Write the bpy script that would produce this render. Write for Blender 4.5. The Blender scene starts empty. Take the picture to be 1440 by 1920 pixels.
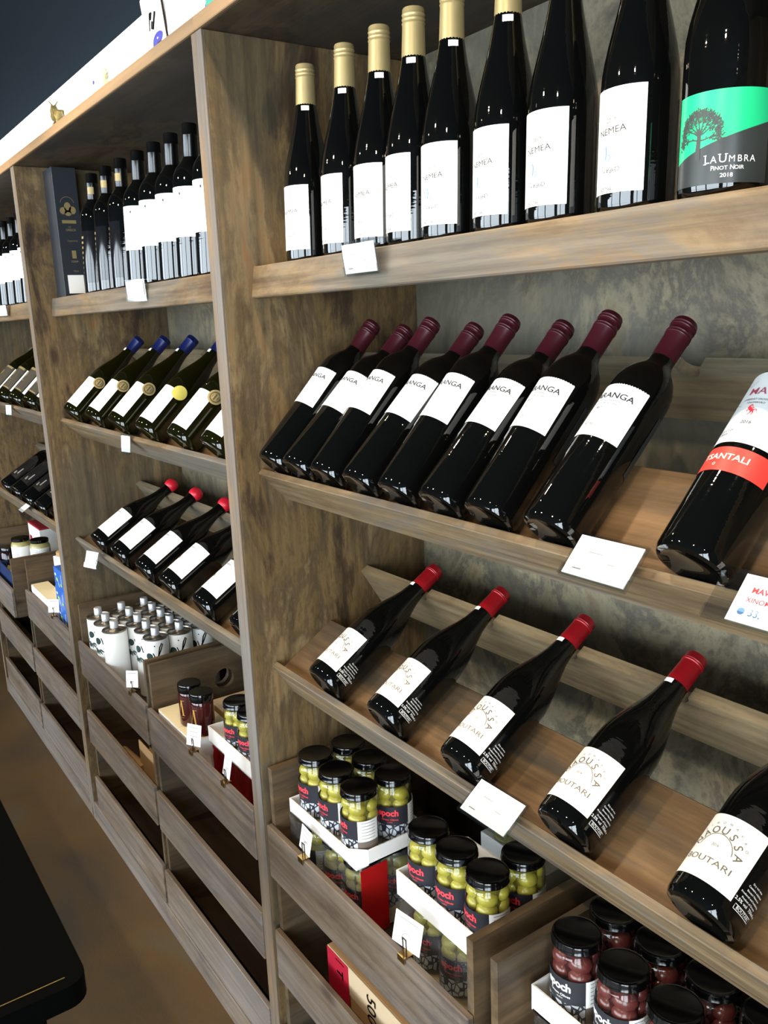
import bpy, bmesh, math, random
from mathutils import Vector, Matrix
R = math.radians
rnd = random.Random(7)
SC = bpy.context.scene
COL = SC.collection

# ---------------------------------------------------------------- camera
def look_camera():
    px, py, pz = 1.41302188, -0.647675257, 1.62976996
    yaw, pit, rol, f = 0.970123225, 0.221755864, 0.0412058024, 1614.73005
    fw = Vector((-math.sin(yaw)*math.cos(pit), math.cos(yaw)*math.cos(pit), -math.sin(pit)))
    r = Vector((math.cos(yaw), math.sin(yaw), 0))
    d = fw.cross(r)
    r2 = math.cos(rol)*r + math.sin(rol)*d
    d2 = -math.sin(rol)*r + math.cos(rol)*d
    cd = bpy.data.cameras.new('camera'); cam = bpy.data.objects.new('camera', cd); COL.objects.link(cam)
    cd.sensor_fit = 'HORIZONTAL'; cd.sensor_width = 36.0; cd.lens = f/1440*36.0
    cd.clip_start = 0.02; cd.clip_end = 60
    m = Matrix.Identity(4)
    for i in range(3):
        m[i][0] = r2[i]; m[i][1] = -d2[i]; m[i][2] = -fw[i]
    m[0][3], m[1][3], m[2][3] = px, py, pz
    cam.matrix_world = m
    SC.camera = cam
look_camera()
# ---------------------------------------------------------------- world, exposure
SC.view_settings.view_transform = 'Standard'
SC.view_settings.look = 'None'
SC.view_settings.gamma = 1.0
SC.view_settings.use_curve_mapping = False
SC.view_settings.exposure = -0.45
W = bpy.data.worlds.new('world'); SC.world = W; W.use_nodes = True
W.node_tree.nodes['Background'].inputs[0].default_value = (0.55, 0.7, 1.0, 1)
W.node_tree.nodes['Background'].inputs[1].default_value = 0.05
WINDOW_L = 17.0       # daylight seen through the shop front
WALL_GLOW_L = 4.2         # added glow standing in for the overlit white wall above the shelves
LAMPS = [(-3.3, -1.15, 34), (-2.15, -1.15, 36), (-1.0, -1.15, 42), (0.1, -1.15, 52), (1.3, -1.15, 50), (2.4, -1.15, 24),
         (-2.5, -0.17, 26), (-1.6, -0.17, 26), (-0.7, -0.17, 30), (0.35, -0.17, 48), (1.25, -0.17, 40)]
def lamps():
    for i, (x, y, w) in enumerate(LAMPS):
        ld = bpy.data.lights.new('ceiling_spot', 'SPOT'); ld.energy = w; ld.color = (1.0, 0.80, 0.56)
        ld.spot_size = R(105); ld.spot_blend = 0.6; ld.shadow_soft_size = 0.022
        lo = bpy.data.objects.new('ceiling_spot', ld); COL.objects.link(lo)
        lo.location = (x, y, 2.48)
        dirv = Vector((0.05, 1.35, -1.45)) if y < -1 else Vector((0.12, 0.12, -1.0))
        lo.rotation_euler = dirv.to_track_quat('-Z', 'Y').to_euler()
lamps()

# ---------------------------------------------------------------- materials
def srgb(h):
    h = h.lstrip('#'); o = []
    for i in (0, 2, 4):
        c = int(h[i:i+2], 16)/255
        o.append(c/12.92 if c <= 0.04045 else ((c+0.055)/1.055)**2.4)
    return tuple(o)+(1,)
def new_mat(name):
    m = bpy.data.materials.new(name); m.use_nodes = True
    return m, m.node_tree, m.node_tree.nodes['Principled BSDF']
def P(name, col, rough=0.5, metal=0.0, spec=0.5, coat=0.0, noise=0.06, nscale=30.0):
    m, nt, b = new_mat(name)
    c = srgb(col) if isinstance(col, str) else col
    b.inputs['Roughness'].default_value = rough; b.inputs['Metallic'].default_value = metal
    b.inputs['Specular IOR Level'].default_value = spec; b.inputs['Coat Weight'].default_value = coat
    n = nt.nodes.new('ShaderNodeTexNoise'); n.inputs['Scale'].default_value = nscale
    tc = nt.nodes.new('ShaderNodeTexCoord'); nt.links.new(tc.outputs['Object'], n.inputs['Vector'])
    mx = nt.nodes.new('ShaderNodeMix'); mx.data_type = 'RGBA'
    mx.inputs[6].default_value = tuple(v*(1-noise) for v in c[:3])+(1,); mx.inputs[7].default_value = tuple(min(1, v*(1+noise)) for v in c[:3])+(1,)
    nt.links.new(n.outputs['Fac'], mx.inputs[0]); nt.links.new(mx.outputs[2], b.inputs['Base Color'])
    return m
def ripple(m, sz=(14, 14, 120), dist=0.00022):
    nt = m.node_tree; b = nt.nodes['Principled BSDF']; N = nt.nodes; L = nt.links
    tc = N.new('ShaderNodeTexCoord'); mp = N.new('ShaderNodeMapping'); mp.inputs['Scale'].default_value = sz; L.new(tc.outputs['Object'], mp.inputs[0])
    n = N.new('ShaderNodeTexNoise'); n.inputs['Scale'].default_value = 1.0; n.inputs['Detail'].default_value = 2; L.new(mp.outputs[0], n.inputs['Vector'])
    bp = N.new('ShaderNodeBump'); bp.inputs['Strength'].default_value = 1.0; bp.inputs['Distance'].default_value = dist
    L.new(n.outputs['Fac'], bp.inputs['Height']); L.new(bp.outputs[0], b.inputs['Normal'])
def EM(name, col, s):
    m, nt, b = new_mat(name)
    b.inputs['Base Color'].default_value = (0, 0, 0, 1)
    b.inputs['Emission Color'].default_value = col; b.inputs['Emission Strength'].default_value = s
    return m
def ramp(nt, stops):
    r = nt.nodes.new('ShaderNodeValToRGB'); e = r.color_ramp.elements
    while len(e) > 1: e.remove(e[-1])
    e[0].position = stops[0][0]; e[0].color = srgb(stops[0][1])
    for p, c in stops[1:]:
        x = e.new(p); x.color = srgb(c)
    return r
WD = 0.70   # overall darkness of the stain
def wood(name, axis, cols, blotch, rough=0.55, bscale=4.0, streak=0.5, warp=0.28, bmix=0.7):
    """weathered board: blotchy stain plus grain stretched along one axis"""
    m, nt, b = new_mat(name); L = nt.links; N = nt.nodes
    tc = N.new('ShaderNodeTexCoord'); oi = N.new('ShaderNodeObjectInfo')
    sc = N.new('ShaderNodeVectorMath'); sc.operation = 'SCALE'; sc.inputs['Scale'].default_value = 7.3
    cmb = N.new('ShaderNodeCombineXYZ')
    for i in range(3): L.new(oi.outputs['Random'], cmb.inputs[i])
    L.new(cmb.outputs[0], sc.inputs[0])
    add = N.new('ShaderNodeVectorMath'); L.new(tc.outputs['Object'], add.inputs[0]); L.new(sc.outputs[0], add.inputs[1])
    s = [1.0, 1.0, 1.0]; s2 = [1.0, 1.0, 1.0]
    s['xyz'.index(axis)] = warp; s2['xyz'.index(axis)] = 0.035
    m1 = N.new('ShaderNodeMapping'); m1.inputs['Scale'].default_value = s; L.new(add.outputs[0], m1.inputs[0])
    m2 = N.new('ShaderNodeMapping'); m2.inputs['Scale'].default_value = s2; L.new(add.outputs[0], m2.inputs[0])
    n1 = N.new('ShaderNodeTexNoise'); n1.inputs['Scale'].default_value = bscale; n1.inputs['Detail'].default_value = 7; n1.inputs['Roughness'].default_value = 0.7; n1.inputs['Distortion'].default_value = 0.35
    L.new(m1.outputs[0], n1.inputs['Vector'])
    n2 = N.new('ShaderNodeTexNoise'); n2.inputs['Scale'].default_value = 70; n2.inputs['Detail'].default_value = 5; n2.inputs['Roughness'].default_value = 0.6; n2.inputs['Distortion'].default_value = 0.25
    L.new(m2.outputs[0], n2.inputs['Vector'])
    n3 = N.new('ShaderNodeTexNoise'); n3.inputs['Scale'].default_value = bscale*0.55; n3.inputs['Detail'].default_value = 5
    mo = N.new('ShaderNodeVectorMath'); mo.inputs[1].default_value = (3.1, 9.7, 5.3); L.new(m1.outputs[0], mo.inputs[0]); L.new(mo.outputs[0], n3.inputs['Vector'])
    r1 = ramp(nt, cols); L.new(n1.outputs['Fac'], r1.inputs[0])
    rb = N.new('ShaderNodeMapRange'); rb.inputs[1].default_value = 0.49; rb.inputs[2].default_value = 0.60; L.new(n3.outputs['Fac'], rb.inputs[0])
    rb.inputs[4].default_value = bmix
    mx = N.new('ShaderNodeMix'); mx.data_type = 'RGBA'; L.new(rb.outputs[0], mx.inputs[0]); L.new(r1.outputs[0], mx.inputs[6]); mx.inputs[7].default_value = srgb(blotch)
    vk = N.new('ShaderNodeTexVoronoi'); vk.inputs['Scale'].default_value = 5.5; vk.inputs['Randomness'].default_value = 1.0
    mk = N.new('ShaderNodeMapping'); sk = [1.0, 1.0, 1.0]; sk['xyz'.index(axis)] = 0.45; mk.inputs['Scale'].default_value = sk
    L.new(add.outputs[0], mk.inputs[0]); L.new(mk.outputs[0], vk.inputs['Vector'])
    kr = N.new('ShaderNodeMapRange'); kr.inputs[1].default_value = 0.035; kr.inputs[2].default_value = 0.10; kr.inputs[3].default_value = 0.75; kr.inputs[4].default_value = 0.0; L.new(vk.outputs['Distance'], kr.inputs[0])
    mxk = N.new('ShaderNodeMix'); mxk.data_type = 'RGBA'; L.new(kr.outputs[0], mxk.inputs[0]); L.new(mx.outputs[2], mxk.inputs[6]); mxk.inputs[7].default_value = srgb('#3a2418')
    mx = mxk
    rs = N.new('ShaderNodeMapRange'); rs.inputs[1].default_value = 0.3; rs.inputs[2].default_value = 0.7; rs.inputs[3].default_value = WD*(1-streak*0.6); rs.inputs[4].default_value = WD*(1+streak*0.35)
    L.new(n2.outputs['Fac'], rs.inputs[0])
    ml = N.new('ShaderNodeVectorMath'); ml.operation = 'SCALE'; L.new(mx.outputs[2], ml.inputs[0]); L.new(rs.outputs[0], ml.inputs['Scale'])
    L.new(ml.outputs[0], b.inputs['Base Color'])
    b.inputs['Roughness'].default_value = rough; b.inputs['Specular IOR Level'].default_value = 0.35
    bp = N.new('ShaderNodeBump'); bp.inputs['Strength'].default_value = 0.25; bp.inputs['Distance'].default_value = 0.002
    L.new(n2.outputs['Fac'], bp.inputs['Height']); L.new(bp.outputs[0], b.inputs['Normal'])
    return m

M = {}
BR = [(0.30, '#2e2419'), (0.40, '#594631'), (0.47, '#8a7048'), (0.53, '#6a563c'), (0.60, '#98805a'), (0.70, '#a06c38')]
M['side'] = wood('stained_side_wood', 'z', BR, '#635d4c', bscale=7.5, streak=0.6, warp=0.34, bmix=0.55)
M['back'] = wood('grey_stained_back_wood', 'z', [(0.30, '#3c352a'), (0.40, '#685f4c'), (0.47, '#8d8166'), (0.54, '#5f594b'), (0.62, '#a09272'), (0.72, '#7a6440')], '#6c695c', bscale=6.5, streak=0.15, warp=0.8)
M['top'] = wood('dark_stained_top_wood', 'x', [(0.30, '#2f271e'), (0.42, '#55442f'), (0.5, '#6a5a46'), (0.58, '#463b30'), (0.68, '#6e5c46')], '#4c4a46', bscale=6, streak=0.3, warp=0.6)
M['edge'] = wood('pale_worn_edge_wood', 'z', [(0.30, '#6d5a44'), (0.42, '#8f7658'), (0.52, '#85786a'), (0.64, '#a0805a')], '#85807a', bscale=9, streak=0.5)
M['topedge'] = wood('orange_top_edge_wood', 'x', [(0.25, '#9c7a55'), (0.45, '#b48f66'), (0.6, '#a88a68'), (0.75, '#c09a6c')], '#a08c74', bscale=7, streak=0.3)
M['lip'] = wood('weathered_lip_wood', 'x', [(0.30, '#5a4530'), (0.42, '#7c6548'), (0.5, '#8f7858'), (0.58, '#7b7062'), (0.68, '#94703f')], '#7c766c', bscale=9, streak=0.9)
M['floorb'] = wood('warm_tray_floor_wood', 'x', [(0.30, '#57432f'), (0.42, '#775b3c'), (0.52, '#8c6b46'), (0.62, '#6d5c48')], '#6f6252', bscale=7, streak=0.7)
M['rail'] = wood('neck_rail_wood', 'x', [(0.30, '#5f4f3a'), (0.42, '#857256'), (0.52, '#978565'), (0.64, '#6f6553')], '#7c7465', bscale=8, streak=0.7)
M['crate'] = wood('mauve_weathered_crate_wood', 'x', [(0.30, '#56483a'), (0.42, '#7d6b58'), (0.5, '#8a7b6c'), (0.57, '#756a62'), (0.68, '#94795a')], '#8c827a', bscale=7, streak=0.75)
M['crateside'] = wood('brown_crate_side_wood', 'y', [(0.30, '#3d3124'), (0.42, '#604d37'), (0.52, '#755f44'), (0.64, '#544a3c')], '#665c4c', bscale=7, streak=0.6)
M['inner'] = wood('dark_inner_crate_wood', 'x', [(0.30, '#1c150f'), (0.45, '#33261a'), (0.6, '#402f20')], '#2c241c', bscale=6, streak=0.5)  # shade inside the crates is put into this darker colour
M['plinth'] = wood('green_grey_plinth_wood', 'x', [(0.30, '#60574a'), (0.42, '#857a68'), (0.52, '#948a78'), (0.64, '#7c7a6e')], '#78766c', bscale=5, streak=0.6)
M['glass_dark'] = P('black_red_wine_glass', (0.0018, 0.002, 0.0018, 1), 0.03, 0, 0.7, noise=0.2)
M['glass_olive'] = P('dark_olive_glass', (0.0045, 0.0046, 0.0006, 1), 0.04, 0, 0.6, noise=0.6, nscale=25)
ripple(M['glass_dark']); ripple(M['glass_olive'])
M['black_satin'] = P('black_satin_paint', '#0b0b0c', 0.3, 0, 0.4)
M['white'] = P('white_label_paper', '#f2f1ec', 0.5, noise=0.01)
M['cream'] = P('cream_label_paper', '#f3ecdc', 0.5, noise=0.01)
M['card'] = P('white_card', '#f4f3f0', 0.6, noise=0.01)
M['gold'] = P('gold_foil_capsule', '#b3a070', 0.42, 0.45, noise=0.05)
M['gold2'] = P('gold_print', '#9c8a5c', 0.4, 0.3)
M['bur'] = P('burgundy_screw_cap', '#43121b', 0.35, 0.2, noise=0.05)
M['redcap'] = P('red_foil_capsule', '#941018', 0.33, 0.2, noise=0.1)
M['redwax'] = P('bright_red_wax', '#d21a2c', 0.4, noise=0.05)
M['bluecap'] = P('navy_blue_capsule', '#101c52', 0.35, 0.2)
M['blackcap'] = P('black_capsule', '#060708', 0.2, 0.0)
M['ink'] = P('grey_ink', '#33302e', 0.6)
M['faint'] = P('pale_grey_ink', '#8d8b86', 0.6)
M['brownink'] = P('brown_ink', '#6e6250', 0.6)
M['whiteink'] = P('white_ink', '#e8e6e2', 0.6)
M['greyink'] = P('silver_ink', '#8f8f8f', 0.5)
M['redink'] = P('red_ink', '#c8303a', 0.5)
M['epochred'] = P('bright_red_print', '#f0414a', 0.5)
M['blueink'] = P('blue_ink', '#5a86b8', 0.5)
M['darkprint'] = P('dark_grey_label', '#2c3332', 0.5)
M['redband'] = P('red_label_band', '#d5382f', 0.5, noise=0.02)
M['lid'] = P('glossy_black_lid', '#050506', 0.12, 0, 0.6, noise=0.1)
M['silver'] = P('brushed_tin', '#8d867a', 0.3, 0.9)
M['silvercap'] = P('silver_screw_cap', '#c9cbd0', 0.4, 0.5)
M['steel'] = P('polished_clip_metal', '#c9a86a', 0.2, 1.0)
M['wire'] = P('dark_wire', '#4a4038', 0.35, 0.8)
M['olive'] = P('green_olive', '#a89a3a', 0.28, 0, 0.6, noise=0.3, nscale=45)
M['brine'] = P('olive_brine', '#6a6020', 0.2, noise=0.1)
M['redolive'] = P('red_brown_olive', '#642c2a', 0.22, 0, 0.6, noise=0.35, nscale=40)
M['redbrine'] = P('red_brine', '#35100f', 0.2)
M['honey'] = P('dark_amber_preserve', '#3c1210', 0.06, 0, 0.6, noise=0.3, nscale=12)
M['tahini'] = P('pale_green_paste', '#a39a62', 0.25)
M['kraft'] = P('kraft_cardboard', '#b28d60', 0.75, noise=0.08)
M['kraftin'] = P('pale_kraft_cardboard', '#cdb592', 0.75, noise=0.05)
M['whitebox'] = P('white_cardboard', '#eceae6', 0.6, noise=0.02)
M['yellowbox'] = P('pale_straw_board', '#e6d6ae', 0.6, noise=0.03)  # white board, with warm light on the top put into the colour
M['redbox'] = P('crimson_cardboard', '#a01c2c', 0.5, noise=0.1)
M['bluebox'] = P('navy_cardboard', '#132a58', 0.5, noise=0.05)
M['bluebox2'] = P('bright_blue_board', '#2c62b8', 0.45, noise=0.1)
M['lime'] = P('lime_print', '#a8c83c', 0.5)
M['tblack'] = P('black_table_laminate', '#030404', 0.6, 0, 0.03)
M['brass'] = P('thin_brass_line', '#8a7440', 0.4, 0.6)
M['flagblue'] = P('flag_blue', '#3a3c9a', 0.7)
M['ceramic'] = P('cream_ceramic', '#e9e2b8', 0.35)
M['bronze'] = P('antique_bronze', '#8a7a48', 0.5, 0.3, noise=0.4, nscale=60)
M['clereframe'] = P('white_frame', '#e4e4e4', 0.5)
M['frame'] = P('dark_window_frame', '#15171a', 0.5)
M['boxblack'] = P('charcoal_gift_box', '#22272e', 0.5, noise=0.03)
def film(name, col, mixf, tint, rough=0.08, bump=False):
    m, nt, b = new_mat(name); L = nt.links; N = nt.nodes
    N.remove(b); out = N['Material Output']
    t = N.new('ShaderNodeBsdfTransparent'); t.inputs[0].default_value = tint
    g = N.new('ShaderNodeBsdfGlossy'); g.inputs['Roughness'].default_value = rough; g.inputs[0].default_value = col
    fr = N.new('ShaderNodeFresnel'); fr.inputs[0].default_value = 1.5
    ad = N.new('ShaderNodeMath'); ad.inputs[1].default_value = mixf; ad.use_clamp = True
    ge = N.new('ShaderNodeNewGeometry'); iv = N.new('ShaderNodeMath'); iv.operation = 'SUBTRACT'; iv.inputs[0].default_value = 1.0; L.new(ge.outputs['Backfacing'], iv.inputs[1])
    ml = N.new('ShaderNodeMath'); ml.operation = 'MULTIPLY'; L.new(fr.outputs[0], ml.inputs[0]); L.new(iv.outputs[0], ml.inputs[1])
    L.new(ml.outputs[0], ad.inputs[0]); mx = N.new('ShaderNodeMixShader')
    L.new(ad.outputs[0], mx.inputs[0]); L.new(t.outputs[0], mx.inputs[1]); L.new(g.outputs[0], mx.inputs[2]); L.new(mx.outputs[0], out.inputs[0])
    if bump:
        n = N.new('ShaderNodeTexNoise'); n.inputs['Scale'].default_value = 45; n.inputs['Detail'].default_value = 4; n.inputs['Distortion'].default_value = 1.5
        bp = N.new('ShaderNodeBump'); bp.inputs['Distance'].default_value = 0.01; bp.inputs['Strength'].default_value = 0.7
        L.new(n.outputs['Fac'], bp.inputs['Height']); L.new(bp.outputs[0], g.inputs['Normal']); L.new(bp.outputs[0], fr.inputs['Normal'])
    return m
M['jarglass'] = film('clear_jar_glass', (1, 1, 1, 1), 0.0, (0.93, 0.96, 0.92, 1), 0.03)
M['acrylic'] = film('clear_acrylic', (1, 1, 1, 1), 0.07, (0.88, 0.90, 0.90, 1), 0.08)
M['shrink'] = film('clear_shrink_film', (1, 1, 1, 1), 0.06, (0.88, 0.9, 0.9, 1), 0.12, True)
M['redfilm'] = film('red_shrink_film', (1, 0.35, 0.35, 1), 0.04, (0.62, 0.02, 0.03, 1), 0.2, True)
def pebble_mat(base, cell):
    m, nt, b = new_mat('black_label_with_white_petals_' + cell.strip('#')); L = nt.links; N = nt.nodes
    uv = N.new('ShaderNodeUVMap'); sp = N.new('ShaderNodeSeparateXYZ'); L.new(uv.outputs[0], sp.inputs[0])
    mp = N.new('ShaderNodeMapping'); mp.inputs['Scale'].default_value = (95, 70, 1); mp.inputs['Rotation'].default_value = (0, 0, 0.35); L.new(uv.outputs[0], mp.inputs[0])
    v = N.new('ShaderNodeTexVoronoi'); v.feature = 'DISTANCE_TO_EDGE'; v.inputs['Scale'].default_value = 1.15; L.new(mp.outputs[0], v.inputs['Vector'])
    g = N.new('ShaderNodeMath'); g.operation = 'GREATER_THAN'; g.inputs[1].default_value = 0.09; L.new(v.outputs[0], g.inputs[0])
    h = N.new('ShaderNodeMath'); h.operation = 'LESS_THAN'; h.inputs[1].default_value = 0.040; L.new(sp.outputs[1], h.inputs[0])
    a = N.new('ShaderNodeMath'); a.operation = 'MULTIPLY'; L.new(g.outputs[0], a.inputs[0]); L.new(h.outputs[0], a.inputs[1])
    v2 = N.new('ShaderNodeTexVoronoi'); v2.inputs['Scale'].default_value = 1.15; L.new(mp.outputs[0], v2.inputs['Vector'])
    sv = N.new('ShaderNodeSeparateColor'); L.new(v2.outputs['Color'], sv.inputs[0])
    k = N.new('ShaderNodeMath'); k.operation = 'GREATER_THAN'; k.inputs[1].default_value = 0.12; L.new(sv.outputs[0], k.inputs[0])
    a2 = N.new('ShaderNodeMath'); a2.operation = 'MULTIPLY'; L.new(a.outputs[0], a2.inputs[0]); L.new(k.outputs[0], a2.inputs[1])
    mx = N.new('ShaderNodeMix'); mx.data_type = 'RGBA'; mx.inputs[6].default_value = srgb(base); mx.inputs[7].default_value = srgb(cell)
    L.new(a2.outputs[0], mx.inputs[0]); L.new(mx.outputs[2], b.inputs['Base Color']); b.inputs['Roughness'].default_value = 0.4
    return m
M['pebble'] = pebble_mat('#23242b', '#b9bec6')
M['pebble2'] = pebble_mat('#2b2d31', '#a8a8a8')
def umbra_mat():
    m, nt, b = new_mat('green_and_grey_diagonal_label'); L = nt.links; N = nt.nodes
    uv = N.new('ShaderNodeUVMap'); sp = N.new('ShaderNodeSeparateXYZ'); L.new(uv.outputs[0], sp.inputs[0])
    ma = N.new('ShaderNodeMath'); ma.operation = 'MULTIPLY_ADD'; ma.inputs[1].default_value = 0.33; ma.inputs[2].default_value = 0.0500; L.new(sp.outputs[0], ma.inputs[0])
    g = N.new('ShaderNodeMath'); g.operation = 'GREATER_THAN'; L.new(sp.outputs[1], g.inputs[0]); L.new(ma.outputs[0], g.inputs[1])
    mx = N.new('ShaderNodeMix'); mx.data_type = 'RGBA'; mx.inputs[6].default_value = srgb('#2f3434'); mx.inputs[7].default_value = srgb('#1fb87c')
    L.new(g.outputs[0], mx.inputs[0]); L.new(mx.outputs[2], b.inputs['Base Color']); b.inputs['Roughness'].default_value = 0.3
    return m
M['umbra'] = umbra_mat()
def concrete():
    m, nt, b = new_mat('brown_stained_concrete_floor'); L = nt.links; N = nt.nodes
    tc = N.new('ShaderNodeTexCoord')
    n1 = N.new('ShaderNodeTexNoise'); n1.inputs['Scale'].default_value = 1.6; n1.inputs['Detail'].default_value = 8; n1.inputs['Roughness'].default_value = 0.55; n1.inputs['Distortion'].default_value = 0.6
    L.new(tc.outputs['Object'], n1.inputs['Vector'])
    r = ramp(nt, [(0.3, '#33302b'), (0.45, '#4a3a26'), (0.56, '#523f26'), (0.68, '#4d4838'), (0.8, '#5a4a30')]); L.new(n1.outputs['Fac'], r.inputs[0])
    L.new(r.outputs[0], b.inputs['Base Color']); b.inputs['Roughness'].default_value = 0.5; b.inputs['Specular IOR Level'].default_value = 0.3
    n2 = N.new('ShaderNodeTexNoise'); n2.inputs['Scale'].default_value = 140; L.new(tc.outputs['Object'], n2.inputs['Vector'])
    bp = N.new('ShaderNodeBump'); bp.inputs['Strength'].default_value = 0.12; bp.inputs['Distance'].default_value = 0.002; L.new(n2.outputs['Fac'], bp.inputs['Height']); L.new(bp.outputs[0], b.inputs['Normal'])
    return m
M['concrete'] = concrete()
M['ceil'] = P('slate_blue_ceiling_paint', '#262d33', 0.9, 0, 0.0, noise=0.05, nscale=2)
M['wall'] = P('dark_wall_paint', '#2a2c2e', 0.85, 0, 0.2)
M['winglow'] = EM('daylight_glass', (0.80, 0.91, 1.0, 1), WINDOW_L)
M['clere'] = EM('frosted_daylight_glass', (0.97, 0.985, 1.0, 1), WALL_GLOW_L)

# ---------------------------------------------------------------- mesh helpers
def link(name, me, mat, parent=None):
    o = bpy.data.objects.new(name, me); COL.objects.link(o)
    if mat is not None and not me.materials: me.materials.append(mat)
    if parent is not None: o.parent = parent
    return o
def bm_obj(name, bm, mat, parent=None, smooth=False):
    bmesh.ops.recalc_face_normals(bm, faces=bm.faces)
    me = bpy.data.meshes.new(name); bm.to_mesh(me); bm.free()
    if smooth:
        for p in me.polygons: p.use_smooth = True
        try: me.set_sharp_from_angle(angle=R(38))
        except Exception: pass
    return link(name, me, mat, parent)
def add_box(bm, lo, hi, mtx=None, bevel=0.0):
    c = [(a+b)/2 for a, b in zip(lo, hi)]; s = [abs(b-a) for a, b in zip(lo, hi)]
    m = Matrix.Translation(c) @ Matrix.Diagonal((s[0], s[1], s[2], 1))
    r = bmesh.ops.create_cube(bm, size=1.0, matrix=m)
    vs = r['verts']
    if bevel:
        es = list({e for v in vs for e in v.link_edges})
        rb = bmesh.ops.bevel(bm, geom=es, offset=bevel, segments=1, affect='EDGES')
        vs = list({v for f in rb['faces'] for v in f.verts} | {v for v in vs if v.is_valid})
    if mtx is not None: bmesh.ops.transform(bm, matrix=mtx, verts=vs)
def box(name, lo, hi, mat, parent=None, mtx=None, bevel=0.0012):
    bm = bmesh.new(); add_box(bm, lo, hi, mtx, bevel); return bm_obj(name, bm, mat, parent)
def lathe_bm(bm, prof, seg=28, cap0=True, cap1=True):
    rings = []
    for r, z in prof:
        rings.append([bm.verts.new((r*math.sin(2*math.pi*i/seg), -r*math.cos(2*math.pi*i/seg), z)) for i in range(seg)])
    for a, b in zip(rings, rings[1:]):
        for i in range(seg):
            j = (i+1) % seg; bm.faces.new((a[i], a[j], b[j], b[i]))
    if cap0: bm.faces.new(rings[0][::-1])
    if cap1: bm.faces.new(rings[-1])
def lathe(name, prof, mat, parent=None, seg=28, cap0=True, cap1=True):
    bm = bmesh.new(); lathe_bm(bm, prof, seg, cap0, cap1); return bm_obj(name, bm, mat, parent, True)
def patch(name, r, a0, a1, z0, z1, mat, parent=None, eps=0.0004, scallop=False, n=28):
    """curved label: azimuth in degrees, 0 faces local -Y; uv in metres"""
    bm = bmesh.new(); uv = bm.loops.layers.uv.new('UVMap'); rr = r+eps
    cols = []
    for i in range(n+1):
        a = R(a0+(a1-a0)*i/n); zt = z1 + (0.0008*math.sin(i*2.6) if scallop else 0)
        cols.append([bm.verts.new((rr*math.sin(a), -rr*math.cos(a), z)) for z in (z0, zt)]+[(a*r, z0, zt)])
    for c, d in zip(cols, cols[1:]):
        f = bm.faces.new((c[0], d[0], d[1], c[1]))
        for l, (u, v) in zip(f.loops, ((c[2][0], z0), (d[2][0], z0), (d[2][0], d[2][2]), (c[2][0], c[2][2]))): l[uv].uv = (u, v)
    me = bpy.data.meshes.new(name); bm.to_mesh(me); bm.free()
    for p in me.polygons: p.use_smooth = True
    return link(name, me, mat, parent)
_T = {}
def text2d(s, size=0.01, bold=0.0, xs=1.0):
    """built-in font as flat polygons -> (verts, faces) centred on 0"""
    k = (s, bold)
    if k not in _T:
        cu = bpy.data.curves.new('t', 'FONT'); cu.body = s; cu.size = 1; cu.resolution_u = 3; cu.offset = bold
        cu.align_x = 'CENTER'; cu.align_y = 'CENTER'
        o = bpy.data.objects.new('t', cu); COL.objects.link(o)
        dg = bpy.context.evaluated_depsgraph_get(); me = o.evaluated_get(dg).to_mesh()
        _T[k] = ([tuple(v.co[:2]) for v in me.vertices], [tuple(p.vertices) for p in me.polygons])
        o.evaluated_get(dg).to_mesh_clear(); bpy.data.objects.remove(o); bpy.data.curves.remove(cu)
    v, f = _T[k]
    return [(x*size*xs, y*size) for x, y in v], f
def T(s, size, u=0, v=0, rot=0, bold=0.0, xs=1.0):
    vs, fs = text2d(s, size, bold, xs); c, q = math.cos(R(rot)), math.sin(R(rot))
    return ([(u+x*c-y*q, v+x*q+y*c) for x, y in vs], fs)
def rect(u, v, w, h, rot=0):
    c, q = math.cos(R(rot)), math.sin(R(rot))
    return ([(u+x*c-y*q, v+x*q+y*c) for x, y in ((-w/2, -h/2), (w/2, -h/2), (w/2, h/2), (-w/2, h/2))], [(0, 1, 2, 3)])
def disc(u, v, rx, ry=None, n=16, rot=0):
    ry = ry or rx; c, q = math.cos(R(rot)), math.sin(R(rot))
    p = [(rx*math.cos(2*math.pi*i/n), ry*math.sin(2*math.pi*i/n)) for i in range(n)]
    return ([(u+x*c-y*q, v+x*q+y*c) for x, y in p], [tuple(range(n))])
def ring(u, v, r0, r1, a0=0, a1=360, n=28):
    vs = []
    for i in range(n+1):
        a = R(a0+(a1-a0)*i/n); vs += [(u+r0*math.cos(a), v+r0*math.sin(a)), (u+r1*math.cos(a), v+r1*math.sin(a))]
    return (vs, [(2*i, 2*i+1, 2*i+3, 2*i+2) for i in range(n)])
def stroke(pts, w, w1=None):
    w1 = w if w1 is None else w1; vs = []; n = len(pts)
    for i, (x, y) in enumerate(pts):
        a = pts[max(0, i-1)]; b = pts[min(n-1, i+1)]; dx, dy = b[0]-a[0], b[1]-a[1]; l = math.hypot(dx, dy) or 1
        ww = (w+(w1-w)*i/(n-1))/2
        vs += [(x-dy/l*ww, y+dx/l*ww), (x+dy/l*ww, y-dx/l*ww)]
    return (vs, [(2*i, 2*i+1, 2*i+3, 2*i+2) for i in range(n-1)])
def arc_text(s, size, u, v, rad, a0, a1, bold=0.0):
    out = []
    for i, ch in enumerate(s):
        a = a0+(a1-a0)*i/(len(s)-1); out.append(T(ch, size, u+rad*math.cos(R(a)), v+rad*math.sin(R(a)), a-90, bold))
    return out
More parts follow.
